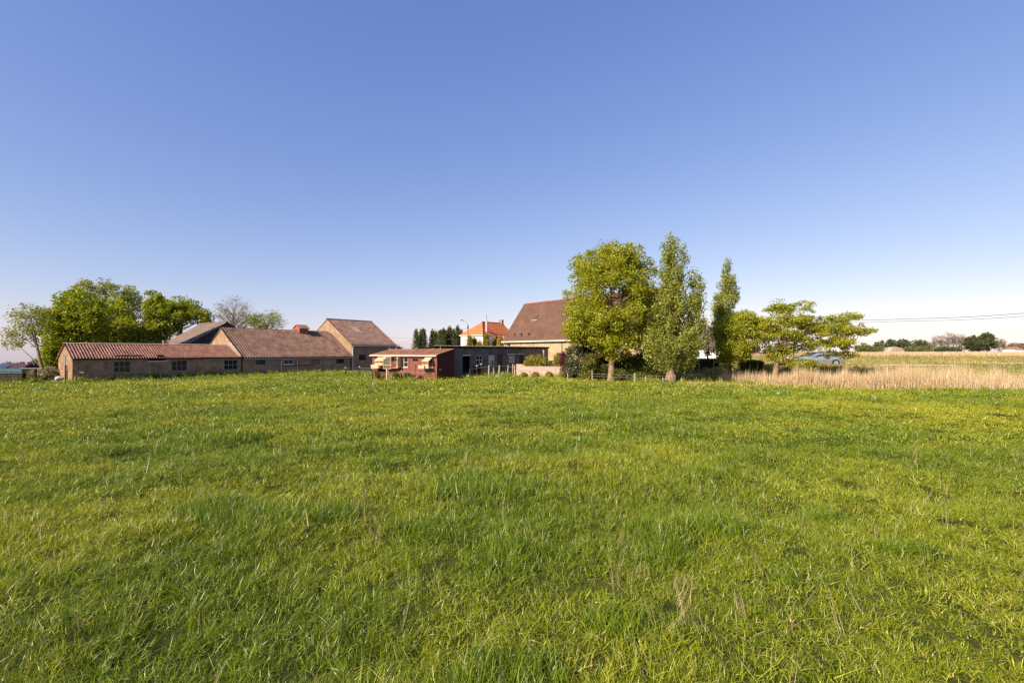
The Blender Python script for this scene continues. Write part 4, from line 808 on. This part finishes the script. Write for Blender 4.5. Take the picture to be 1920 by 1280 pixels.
tree('maple_tree', 'upright bright green tree with pointed tips next to the slate clad barn', (290, 700), 66, [(281, 565, 8, 20), (297, 572, 9, 22), (283, 590, 14, 28), (300, 595, 14, 26), (290, 620, 27, 40), (275, 640, 24, 30)], 'mid', 25, gap=.25, ncl=150, nleaf=80, size=.32, sig=.45, trunk=.22, rise=1.2, group=GL)
tree('maple_tree', 'rounded green tree spreading over the roof of the slate clad barn', (345, 690), 84, [(340, 585, 34, 26), (375, 595, 20, 16), (320, 600, 26, 30), (310, 575, 16, 16)], 'mid', 26, gap=.3, ncl=150, nleaf=75, size=.36, sig=.6, trunk=.3, group=GL)
tree('sparse_tree', 'nearly bare pale twigged tree above the long barn ridge', (438, 690), 95, [(440, 585, 34, 28), (420, 590, 20, 20), (460, 600, 20, 20)], 'pale', 27, ncl=130, nleaf=22, size=.2, sig=.55, trunk=.26, bark='palebark', rise=1.1, twigs=5, group=GL)
tree('sparse_tree', 'small round pale green tree above the middle of the long barn', (505, 690), 95, [(502, 602, 34, 20), (520, 605, 16, 12), (480, 602, 20, 18)], 'ash', 28, ncl=90, nleaf=42, size=.24, sig=.55, trunk=.24, rise=1.0, group=GL)
# clipped conifers in a row
def conifer(px, ytop, D, rpx, label, seed, group='row of pointed conifers', m='conif'):
    R = np.random.default_rng(seed); x = at(px, D); z0 = g1(x, D); H = zt(ytop, D)-z0; rr_ = rpx*D/F
    o = empty('conifer', (x, D, z0), 0, label, 'tree', group); n_ = 130
    t = R.random(n_)**.8; a = R.random(n_)*6.283; rad = rr_*np.minimum(1, (1-t)*2.3)**.8*R.uniform(.55, 1, n_); tip = np.clip(1-t, 0, 1)
    C = np.stack([np.cos(a)*rad, np.sin(a)*rad, .3+t*(H-.5)], 1)
    V, Q, lv = leaf_cloud(C, np.full(n_, .26), 26, .34, R, flat=1.6, asp=.4); link(bpy.data.objects.new('crown', arrmesh('crown', V, Q, LM[m], lv)), o)
    Vb, Qb = tubes_arr([(np.array([[0, 0, -.2], [0, 0, H*.5], [0, 0, H*.95]]), np.array([.14, .09, .02]))], 6); link(bpy.data.objects.new('trunk', arrmesh('trunk', Vb, Qb, M['bark'])), o)
rr = random.Random(3)
for k, (px, yt) in enumerate(((780, 619), (789.5, 619), (794.5, 618), (811, 620), (817, 622), (825, 620), (831, 618), (837, 621), (843, 614), (850, 618), (858, 613), (864, 619))): conifer(px, yt, 118+rr.uniform(-3, 3), 6.5, f'{ORD[11-k]} pointed dark conifer in the far row, counted from the orange roofed house', int(px), )
for k, (px, yt, D) in enumerate(((881, 632, 100), (889, 634, 101), (899, 641, 99), (911.5, 627, 96), (926, 635, 98), (938, 632, 96))): conifer(px, yt, D, 6, f'{ORD[k]} golden narrow conifer before the orange roofed house, counted from the street lamp', int(px), 'conifers before the orange house', 'box')
tree('shrub', 'small dark green bush in the gap between tall barn and loft', (746, 690), 82, [(746, 662, 12, 14)], 'mid', 31, ncl=40, nleaf=50, size=.25, sig=.4, trunk=.08, cat='shrub')
# garden shrubs
SH_ = dict(cat='shrub', trunk=.05, rise=.8, twigs=1, minz=.1)
tree('shrub', 'big rounded evergreen shrub behind the pale garden wall', (1006, 700), 47.5, [(1005, 680, 21, 15), (995, 686, 16, 12), (1018, 684, 14, 12)], 'box', 41, ncl=110, nleaf=60, size=.13, sig=.22, **SH_)
tree('shrub', 'lilac bush in pinkish bloom beside the garden wall', (1083, 708), 41.5, [(1083, 670, 22, 30), (1075, 690, 18, 20), (1100, 660, 16, 16)], 'dark', 42, ncl=120, nleaf=55, size=.14, sig=.26, extra=[('blossom', 'lilac', 55, 22, .12, .25)], **SH_)
tree('shrub', 'yellow and green variegated bush in front of the dark garden hollow', (1107, 710), 40.3, [(1108, 685, 17, 25), (1100, 700, 13, 12)], 'weed', 43, ncl=70, nleaf=60, size=.14, sig=.22, extra=[('golden_leaves', 'yellow', 22, 30, .13, .22)], **SH_)
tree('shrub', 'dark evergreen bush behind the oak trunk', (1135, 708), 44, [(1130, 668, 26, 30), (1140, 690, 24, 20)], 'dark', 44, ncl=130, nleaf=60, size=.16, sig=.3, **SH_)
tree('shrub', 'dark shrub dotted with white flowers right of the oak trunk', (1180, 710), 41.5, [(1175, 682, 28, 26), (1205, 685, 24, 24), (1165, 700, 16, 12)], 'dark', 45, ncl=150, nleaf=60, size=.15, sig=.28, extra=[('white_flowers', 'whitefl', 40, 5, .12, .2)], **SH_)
tree('shrub', 'pale green low bush at the foot of the white flowering shrub', (1165, 711), 39.4, [(1163, 702, 15, 10)], 'weed', 46, ncl=30, nleaf=50, size=.12, sig=.18, **SH_)
tree('shrub', 'dark red leaved shrub at the end of the garden wall', (1060, 708), 42.3, [(1060, 685, 9, 26), (1056, 672, 6, 12)], 'purple', 47, ncl=60, nleaf=45, size=.12, sig=.2, **SH_)
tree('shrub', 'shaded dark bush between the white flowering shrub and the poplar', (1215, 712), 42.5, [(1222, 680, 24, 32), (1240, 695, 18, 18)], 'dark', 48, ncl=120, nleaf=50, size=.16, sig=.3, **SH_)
tree('shrub', 'leafy mid green bush beside the oak trunk on the lilac side', (1130, 711), 40.6, [(1130, 695, 16, 14), (1122, 703, 12, 8)], 'weed', 49, ncl=60, nleaf=60, size=.13, sig=.22, **SH_)
tree('shrub', 'leafy mid green bush filling the gap between oak and poplar', (1205, 713), 40.2, [(1200, 697, 20, 15), (1225, 700, 18, 14)], 'weed', 50, ncl=80, nleaf=60, size=.13, sig=.22, **SH_)
def ball(px, py, r, D, label, seed, m='box', squash=.9, tiers=((0, 1),), group=None, name='topiary'):
    R = np.random.default_rng(seed); x = at(px, D); z0 = g1(x, D); s = D/F
    o = empty(name, (x, D, z0), 0, label, 'topiary', group); Vs, Ls = [], []
    for dy, f in tiers:
        n_ = int(1500*f); d = R.normal(size=(n_, 3)); d /= np.linalg.norm(d, axis=1)[:, None]; c = d*np.array([1, 1, squash])*r*f*s*R.uniform(.92, 1.03, (n_, 1)); c[:, 2] += zt(py+dy, D)-z0
        V, Q, lv = leaf_cloud(c[c[:, 2] > .02], np.full((c[:, 2] > .02).sum(), .02), 1, .1, R); Vs.append(V); Ls.append(lv)
    V = np.concatenate(Vs); link(bpy.data.objects.new('foliage', arrmesh('foliage', V, np.arange(len(V)).reshape(-1, 4), LM[m], np.concatenate(Ls))), o)
    Vb, Qb = tubes_arr([(np.array([[0, 0, -.1], [0, 0, max(.15, zt(py, D)-z0)]]), np.array([.05, .03]))], 6); link(bpy.data.objects.new('stem', arrmesh('stem', Vb, Qb, M['bark'])), o)
ball(1046, 680, 10, 45.5, 'golden two tier clipped topiary behind the garden wall', 51, tiers=((0, 1), (-9, .72)))
for k, (px, r_) in enumerate(((983, 6.5), (1004, 7.2), (1029.5, 7.5), (1054, 6.5))): ball(px, 704, r_, 42.6-(px-983)*.012, f'{ORD[k]} clipped ball bush along the garden wall, counted from its stepped end', int(px), group='box balls along the garden wall', name='box_ball')
def hedge(name, px0, px1, ytop, D, dep, label, leaf, seed, n_=9000, size=.13):
    R = np.random.default_rng(seed); x0, x1 = at(px0, D), at(px1, D); xm = (x0+x1)/2; z0 = g1(xm, D); h = zt(ytop, D)-z0; w = x1-x0
    o = empty(name, (xm, D, z0), 0, label, 'hedge')
    P = R.random((n_, 3))*np.array([w, dep, h+.2])-np.array([w/2, 0, .2]); f = R.integers(0, 5, n_)
    P[f == 0, 1] = R.normal(0, .04, (f == 0).sum()); P[f == 1, 1] = dep; P[f == 2, 2] = h+R.normal(0, .04, (f == 2).sum()); P[f == 3, 0] = -w/2; P[f == 4, 0] = w/2; P += R.normal(0, .05, P.shape)
    V, Q, lv = leaf_cloud(P, np.full(n_, .03), 1, size*1.4, R); link(bpy.data.objects.new('foliage', arrmesh('foliage', V, Q, LM[leaf], lv)), o)
    mb = MB(); mb.box(-w/2+.15, w/2-.15, .15, dep-.15, -.2, h-.15); mb.build('woody_core', M['darkwood'], o)
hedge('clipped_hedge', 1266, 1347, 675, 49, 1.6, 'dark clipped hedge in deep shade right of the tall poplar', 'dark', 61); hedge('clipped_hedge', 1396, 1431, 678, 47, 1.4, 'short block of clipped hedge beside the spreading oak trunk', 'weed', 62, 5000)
# climbing weeds along the loft
for px, yt, D, lb in ((706.5, 694, 44.6, 'tall leafy weed by the left end of the red loft'), (742, 699, 43.5, 'leafy weed under the wire cage of the red loft'), (763, 699, 43, 'bushy weed below the tall loft window')):
    tree('weed_plant', lb, (px, 710), D, [(px-1, (yt+707)/2, 3, (708-yt)/2), (px+3, 704, 4, 5)], 'weed', int(px), ncl=24, nleaf=20, size=.12, sig=.12, trunk=.02, cat='plant', minz=.05, rise=.8, twigs=1, shellf=.1)
tree('weed_plant', 'reddish dry stalk plant before the loft door', (788, 712), 42, [(788, 707, 3, 3)], 'purple', 66, ncl=10, nleaf=14, size=.1, sig=.1, trunk=.02, cat='plant', minz=.02, rise=.8, twigs=1, shellf=.1)
# far trees on the right
GF = 'far trees beyond the reed field'
def far(px, py, rx, ry, D, leaf, label, seed, n_=70, nl=40, sz=.9, nm='far_tree', bark='bark', sig=.9, tw=1):
    tree(nm, label, (px, py+ry), D, [(px, py, rx, ry), (px+rx*.3, py-ry*.2, rx*.6, ry*.7), (px-rx*.35, py+ry*.1, rx*.6, ry*.6)], leaf, seed, ncl=n_, nleaf=nl, size=sz, sig=sig, trunk=.3, bark=bark, group=GF, twigs=tw, minz=.6, rise=1.0)
far(1665, 648, 22, 11, 300, 'far', 'broad dark rounded tree left of the domed greenhouse', 71); far(1693, 647, 14, 11, 320, 'far', 'rounded grey green tree behind the domed greenhouse', 72); far(1727, 648, 16, 11, 330, 'far', 'lone dark dome of a tree right of the greenhouse', 73)
far(1722, 655, 26, 7, 290, 'farlight', 'bright green low hedge tree right of the greenhouse', 74, sz=.7); far(1645, 655, 12, 6, 265, 'farlight', 'green bush beside the far dark red roofed cottage', 75, sz=.6, n_=40)
for k, (px, py, rx, ry) in enumerate(((1752, 642, 8, 14), (1766, 641, 8, 15), (1777, 638, 8, 17), (1788, 639, 8, 16), (1799, 640, 8, 16), (1808, 641, 7, 15))): far(px, py, rx, ry, 310, 'fargrey', f'{ORD[5-k]} pale bare far tree in the row, counted from the dark evergreens', 80+k, 50, 14, .55, 'bare_far_tree', 'palebark', .8, 4)
far(1822, 644, 11, 15, 300, 'far', 'dark evergreen far tree next to the bare pale row', 90, 90, 45); far(1851, 641, 14, 17, 300, 'far', 'tallest dark blocky evergreen far tree', 91, 110, 45); far(1836, 648, 12, 10, 298, 'far', 'low dark evergreen between the two taller far evergreens', 94, 60, 40); far(1875, 646, 11, 13, 310, 'fargrey', 'pale brown bare far tree right of the dark evergreens', 92, 60, 18, .6, 'bare_far_tree', 'palebark', .8, 3)
for k, px in enumerate((1895, 1910, 1925)): far(px, 650, 12, 8, 420, 'fargrey', ['hazy low tree left of the far white low farmhouse', 'hazy low tree right behind the far white low farmhouse', 'hazy low tree right of the far white low farmhouse'][k], 95+k, 50, 30, 1.0)
far(1770, 655, 30, 6, 300, 'far', 'dark low thicket under the pale bare trees', 98, 70, 40, .7); far(1620, 654, 14, 8, 260, 'farlight', 'green far bush left of the dark red roofed cottage', 99, 50, 40, .7)
# far trees down the slope on the left
def lefttree(px, py, rx, ry, D, label, seed, leaf='far'): tree('far_tree', label, (px, py+ry), D, [(px, py, rx, ry), (px, py+ry*1.2, rx*1.1, ry)], leaf, seed, ncl=90, nleaf=40, size=.6, sig=.7, trunk=.25, group='far trees down the slope', twigs=1, minz=.4)
lefttree(76, 686, 12, 13, 130, 'hazy far tree behind the leaning trunk', 101); lefttree(17, 687, 10, 7, 190, 'low hazy far tree behind the dark purple roof', 102); lefttree(38, 688, 14, 7, 190, 'low hazy far tree left of the pipe rail', 103); lefttree(56, 690, 10, 4, 190, 'lowest hazy far bush beyond the pipe rail', 104)
tree('shrub', 'tangled low brush under the leaning tree', (84, 714), 47.5, [(62, 703, 22, 10), (92, 700, 14, 12)], 'pale', 105, ncl=70, nleaf=45, size=.16, sig=.3, cat='shrub', trunk=.05)

RN = np.random.default_rng(404); n_ = 330; t = RN.random(n_)**.8; xx = -40.7+(9.3)*t+RN.normal(0, .1, n_)+.25; yy = 44.6+12.6*t+RN.normal(0, .1, n_)-.2
NC = np.stack([xx, yy, gz(xx, yy)+RN.random(n_)**1.4*.62*(.4+.8*vn(t*14, t*0, 5))+.04], 1)
V, Q, lv = leaf_cloud(NC, np.full(n_, .12), 14, .13, RN); tag(link(bpy.data.objects.new('nettles', arrmesh('nettles', V, Q, LM['dark'], lv))), 'dark nettles growing along the foot of the cowshed wall', kind='stuff')
# ------------------------------------------------------------------ grass, reeds: clumps spread by geometry nodes
def blades(n, rad, h0, h1, w, R, bend=.5, dry=.0, seg=3, upright=False):
    a = R.random(n)*6.283; rr_ = rad*np.sqrt(R.random(n)); B0 = np.stack([np.cos(a)*rr_, np.sin(a)*rr_, np.full(n, -.02)], 1)
    h = R.uniform(h0, h1, n)*(1-.35*(rr_/max(rad, 1e-6))**2); d = R.random(n)*6.283; bd = bend*R.random(n)**1.3
    dirv = np.stack([np.cos(d), np.sin(d), np.zeros(n)], 1); f = d+math.pi/2+R.normal(0, .7, n); side = np.stack([np.cos(f), np.sin(f), np.zeros(n)], 1)
    ww = w*R.uniform(.6, 1.3, n); lvl = R.random(n)*.86; lvl = np.where(R.random(n) < dry, .97, lvl)
    V, LV = [], []
    for k in range(seg+1):
        t = k/seg; c = B0+dirv*(h*bd*t*t)[:, None]+np.array([0, 0, 1.])*(h*t*(1-.35*bd*t))[:, None]; hw = (ww*.5*(1-t**2.2)+.0004)[:, None]
        V += [c-side*hw, c+side*hw]; LV += [lvl, lvl]
    V = np.stack(V, 1); k2 = 2*(seg+1); base = (np.arange(n)*k2)[:, None, None]
    q = np.array([[2*s, 2*s+1, 2*s+3, 2*s+2] for s in range(seg)])[None]
    return V.reshape(-1, 3), (base+q).reshape(-1, 4), np.stack(LV, 1).ravel()
def proto(name, parts, m):
    V, Q, L = [], [], []; k = 0
    for v, q, l_ in parts: V.append(v); Q.append(q+k); L.append(l_); k += len(v)
    return bpy.data.objects.new(name, arrmesh(name, np.concatenate(V), np.concatenate(Q), m, np.concatenate(L)))
def scatter(name, P, rot, scl, tint, idx, protos, label, kind='stuff'):
    """one object: points that carry the clumps"""
    me = bpy.data.meshes.new(name); me.vertices.add(len(P)); me.vertices.foreach_set('co', np.ascontiguousarray(P, np.float32).ravel())
    for nm, ty, arr in (('rot', 'FLOAT_VECTOR', rot), ('scl', 'FLOAT_VECTOR', scl)): a = me.attributes.new(nm, ty, 'POINT'); a.data.foreach_set('vector', np.ascontiguousarray(arr, np.float32).ravel())
    a = me.attributes.new('tint', 'FLOAT', 'POINT'); a.data.foreach_set('value', np.ascontiguousarray(tint, np.float32)); a = me.attributes.new('idx', 'INT', 'POINT'); a.data.foreach_set('value', np.ascontiguousarray(idx, np.int32))
    me.update(); o = link(bpy.data.objects.new(name, me)); tag(o, label, kind=kind)
    c = bpy.data.collections.new(name+'_clumps')
    for p in protos: c.objects.link(p)
    ng = bpy.data.node_groups.new(name, 'GeometryNodeTree'); ng.interface.new_socket('Geometry', in_out='INPUT', socket_type='NodeSocketGeometry'); ng.interface.new_socket('Geometry', in_out='OUTPUT', socket_type='NodeSocketGeometry')
    N = ng.nodes; K = ng.links; gi = N.new('NodeGroupInput'); go = N.new('NodeGroupOutput'); ip = N.new('GeometryNodeInstanceOnPoints'); ci = N.new('GeometryNodeCollectionInfo')
    ci.inputs['Collection'].default_value = c; ci.inputs['Separate Children'].default_value = True; ci.inputs['Reset Children'].default_value = True
    def na(nm, ty): q = N.new('GeometryNodeInputNamedAttribute'); q.data_type = ty; q.inputs['Name'].default_value = nm; return q.outputs['Attribute']
    e2r = N.new('FunctionNodeEulerToRotation'); K.new(na('rot', 'FLOAT_VECTOR'), e2r.inputs[0]); K.new(e2r.outputs[0], ip.inputs['Rotation']); K.new(na('scl', 'FLOAT_VECTOR'), ip.inputs['Scale'])
    K.new(na('idx', 'INT'), ip.inputs['Instance Index']); ip.inputs['Pick Instance'].default_value = True; K.new(ci.outputs[0], ip.inputs['Instance']); K.new(gi.outputs[0], ip.inputs['Points']); K.new(ip.outputs[0], go.inputs[0])
    md = o.modifiers.new('scatter', 'NODES'); md.node_group = ng; return o
GRASS = leafmat('grass_blade', (.105, .168, .004), (.42, .445, .022), .28, inst=True, dry=(.52, .44, .2), gloss=.05)
STRAW = leafmat('straw', (.46, .345, .19), (.68, .54, .33), .25, inst=False, gloss=.04)
DRY = leafmat('dry_grass', (.30, .25, .11), (.46, .38, .19), .3, gloss=.03)
ROUGH = leafmat('rough_growth', (.12, .15, .03), (.28, .28, .09), .28, inst=True, dry=(.5, .4, .22), gloss=.02)
R = np.random.default_rng(99)
near = [proto('grass_clump', [blades(40, .13, .06, .22, .0065, R, 1.5, .06)], GRASS) for _ in range(6)]
mid = [proto('grass_clump', [blades(54, .30, .05, .19, .014, R, 1.4, .06, seg=2)], GRASS) for _ in range(5)]
farc = [proto('grass_clump', [blades(60, .55, .07, .18, .03, R, 1.1, .06, seg=2)], GRASS) for _ in range(4)]
protos = near+mid+farc
for k, p in enumerate(protos): p.name = f'clump_{k:02d}'
poly = np.array([(-75, 40), (-41.6, 44.3), (-31.3, 57.0), (-23, 69.2), (-17, 62), (-13.8, 46.0), (-6.6, 41.6), (-5.0, 44.4), (-4.6, 46.8), (2, 46.5), (4, 44), (8, 41.5), (13, 39.5), (20, 39), (25, 37), (34, 34.5), (75, 36), (75, -8), (-75, -8)])
def inside(x, y, P=poly):
    c = np.zeros(len(x), bool); j = len(P)-1
    for i in range(len(P)):
        xi, yi = P[i]; xj, yj = P[j]; c ^= ((yi > y) != (yj > y)) & (x < (xj-xi)*(y-yi)/(yj-yi+1e-12)+xi); j = i
    return c
def ring(d0, d1, dens, ku=1.2):
    n_ = int(dens*ku*(d1*d1-d0*d0)); y = np.sqrt(R.random(n_)*(d1*d1-d0*d0)+d0*d0); x = (R.random(n_)*2-1)*ku*y+R.normal(0, 1.0, n_); return x, y
P_, S_, T_, I_, RT = [], [], [], [], []
for d0, d1, dens, lo, hi, sc in ((2.6, 9, 130, 0, 6, 1.0), (9, 15, 70, 0, 6, 1.25), (15, 30, 26, 6, 11, 1.0), (30, 72, 8, 11, 15, 1.0)):
    x, y = ring(d0, d1, dens); ok = inside(x, y) & ((y > 15) | (vn(x/.17, y/.15, 19)+.25*R.random(len(x)) > .38)); x, y = x[ok], y[ok]
    tuft = sstep((vn(x/1.1+7, y/.85, 11)-.6)/.22)*sstep((vn(x/4, y/4, 12)-.35)/.35); lawn = vn(x/4, y/3, 13); fine = vn(x/.5, y/.45, 14)
    h = (.42+.35*lawn+.75*fine*vn(x/.22,y/.22,18)+.25*fine+1.25*tuft)*R.uniform(.75, 1.25, len(x))*(1.0-.25*sstep((x/np.maximum(y, 1)-.3)/.5))
    P_.append(np.stack([x, y, gz(x, y)-.01], 1)); s = sc*R.uniform(.85, 1.2, len(x)); S_.append(np.stack([s*(1+.25*tuft), s*(1+.25*tuft), h*sc**.3], 1))
    T_.append(np.clip(.5+.75*(vn(x/2.2, y/1.7, 15)-.5)+.7*(vn(x/9, y/7, 16)-.5)-.85*tuft+R.normal(0, .13, len(x)), 0, 1)); I_.append(R.integers(lo, hi, len(x)))
    lean_ = .18+.2*tuft; RT.append(np.stack([R.normal(0, .3, len(x)), R.normal(0, .3, len(x)), R.random(len(x))*6.283], 1))
scatter('grass', np.concatenate(P_), np.concatenate(RT), np.concatenate(S_), np.concatenate(T_), np.concatenate(I_), protos, 'rough green pasture grass with taller tufts over the whole field')

# taller weeds and pale seeding grass along the foot of the walls
wp = [proto(f'clump_{k:02d}', [blades(34, .28, .25, .75, .03, R, .5, .18)], GRASS) for k in range(3)]
xs, ys = [], []
def along(a, b_, n_, wdt):
    t = R.random(n_); xs.append(a[0]+(b_[0]-a[0])*t+R.normal(0, wdt, n_)); ys.append(a[1]+(b_[1]-a[1])*t+R.normal(0, wdt, n_))
along((-40.6, 44.4), (-31.2, 57.1), 260, .25); along((-31.4, 57.0), (-23.4, 68.2), 200, .3); along((-66, 43.2), (-43, 44.5), 200, .3); along((-13.2, 45.4), (-6.6, 41.5), 40, .15); along((-4.6, 46.4), (4, 45), 90, .3); along((4, 43.3), (13, 38.4), 160, .35); along((13, 38.5), (20, 39), 80, .4)
x, y = np.concatenate(xs), np.concatenate(ys); n_ = len(x)
scatter('wall_foot_weeds', np.stack([x, y, gz(x, y)], 1), np.stack([R.normal(0, .12, n_), R.normal(0, .12, n_), R.random(n_)*6.28], 1), np.stack([R.uniform(.7, 1.3, n_)]*2+[R.uniform(.45, 1.35, n_)], 1), R.random(n_)**2, R.integers(0, 3, n_), wp, 'taller weeds and seeding grass along the building walls')

# reeds
rp = [proto(f'clump_{k:02d}', [blades(16, .45, .9, 2.1, .024, R, .22, 0, seg=3), blades(9, .45, .4, 1.3, .034, R, .6, 0, seg=3)], STRAW) for k in range(4)]
n_ = 3000; t = R.random(n_); px = 1352+(1990-1352)*t; y = np.interp(px, [1345, 1450, 1600, 1780, 1890], [41.0, 39.5, 36.3, 35.2, 35.0])+.9*(vn(px/40, px*0, 77)-.5)+R.random(n_)**1.3*np.interp(px, [1345, 1450, 1890], [2.2, 3.5, 7]); x = (px-CX)/F*y
hh = np.interp(px, [1345, 1400, 1470, 1500, 1700, 1800, 1890], [.7, .85, .7, .9, 1.0, 1.1, 1.0])*R.uniform(.55, 1.2, n_)*(.75+.5*vn(px/22, px*0, 78)); keep = (R.random(n_) < np.interp(px, [1345, 1480, 1520, 1700, 1760, 1890], [.4, .4, .9, .9, .4, .3])); x, y, hh = x[keep], y[keep], hh[keep]; n_ = len(x)
scatter('reeds', np.stack([x, y, gz(x, y)], 1), np.stack([R.normal(0, .07, n_), .1+R.normal(0, .09, n_), R.random(n_)*6.28], 1), np.stack([R.uniform(.8, 1.1, n_)]*2+[hh], 1), R.random(n_), R.integers(0, 4, n_), rp, 'tall dry beige reeds along the right edge of the pasture')
# far reed field
fp = [proto(f'clump_{k:02d}', [blades(50, 2.4, 1.6, 2.9, .14, R, .25, 0, seg=2)], STRAW) for k in range(3)]
n_ = 9000; y = R.uniform(228, 330, n_); x = (R.uniform(1560, 2050, n_)-CX)/F*y; ok = vn(x*.02, y*.02, 31)*70+y > 262; x, y = x[ok], y[ok]; n_ = len(x)
scatter('far_reeds', np.stack([x, y, gz(x, y)], 1), np.stack([R.normal(0, .05, n_)]*2+[R.random(n_)*6.28], 1), np.stack([np.ones(n_)]*2+[R.uniform(.7, 1.1, n_)], 1), R.random(n_), R.integers(0, 3, n_), fp, 'wide field of dry reeds far off on the right')
# rough green and pale growth between the near reeds and the far ones
mp = [proto(f'clump_{k:02d}', [blades(50, .9, .25, .7, .06, R, .6, .42, seg=2)], ROUGH) for k in range(3)]
n_ = 16000; y = 37+R.random(n_)**1.6*215; x = (R.uniform(1280, 2060, n_)-CX)/F*y; n_ = len(x)
sc = np.clip(y/60, .8, 2.2)
scatter('rough_field_growth', np.stack([x, y, gz(x, y)], 1), np.stack([R.normal(0, .1, n_)]*2+[R.random(n_)*6.28], 1), np.stack([sc, sc, R.uniform(.35, .95, n_)*np.clip(y/90, .7, 1.2)], 1), np.clip(vn(x/7, y/16, 41)+.15, 0, 1), R.integers(0, 3, n_), mp, 'rough green and straw coloured growth beyond the reeds')
# green leafy bank at the reed end
bp_ = [proto(f'clump_{k:02d}', [blades(60, .35, .25, .6, .035, R, .7, .04)], GRASS) for k in range(3)]
n_ = 800; px = R.uniform(1700, 1990, n_); y = 34.2+R.random(n_)*5.0-(px-1740)*.004; x = (px-CX)/F*y
scatter('leafy_bank', np.stack([x, y, gz(x, y)], 1), np.stack([R.normal(0, .15, n_)]*2+[R.random(n_)*6.28], 1), np.stack([np.ones(n_)]*2+[R.uniform(.5, 1.1, n_)], 1), R.random(n_)*.4, R.integers(0, 3, n_), bp_, 'darker green leafy growth at the end of the reeds')
# dry stalks standing in the field
dp_ = [proto(f'clump_{k:02d}', [blades(5, .06, .35, .62, .006, R, .35, 0, seg=4)], DRY) for k in range(4)]+[proto('clump_04', [blades(34, .16, .12, .36, .006, R, .6, 0, seg=3)], DRY)]
x, y = ring(3.2, 14, 1.1); n_ = len(x); sp = [(1205, 1085), (1275, 1130), (1285, 1095), (1390, 1150), (1300, 1190), (960, 960), (640, 905), (330, 985), (770, 930), (1190, 1020), (1668, 1010), (700, 1000), (60, 1010), (1170, 1100), (880, 945)]
for px, py in sp: yy = EYE*F/(py-HY); k = 4; x = np.append(x, (px-CX)/F*yy+R.normal(0, .1, k)); y = np.append(y, yy+R.normal(0, .1, k))
n_ = len(x); ii = R.integers(0, 4, n_); ii[-60:][R.random(60) < .4] = 4
scatter('dry_stalks', np.stack([x, y, gz(x, y)], 1), np.stack([R.normal(0, .25, n_), R.normal(0, .25, n_), R.random(n_)*6.28], 1), np.stack([R.uniform(.6, 1.0, n_)]*2+[R.uniform(.45, 1.1, n_)], 1), R.random(n_), ii, dp_, 'scattered dry straw stalks standing in the pasture')
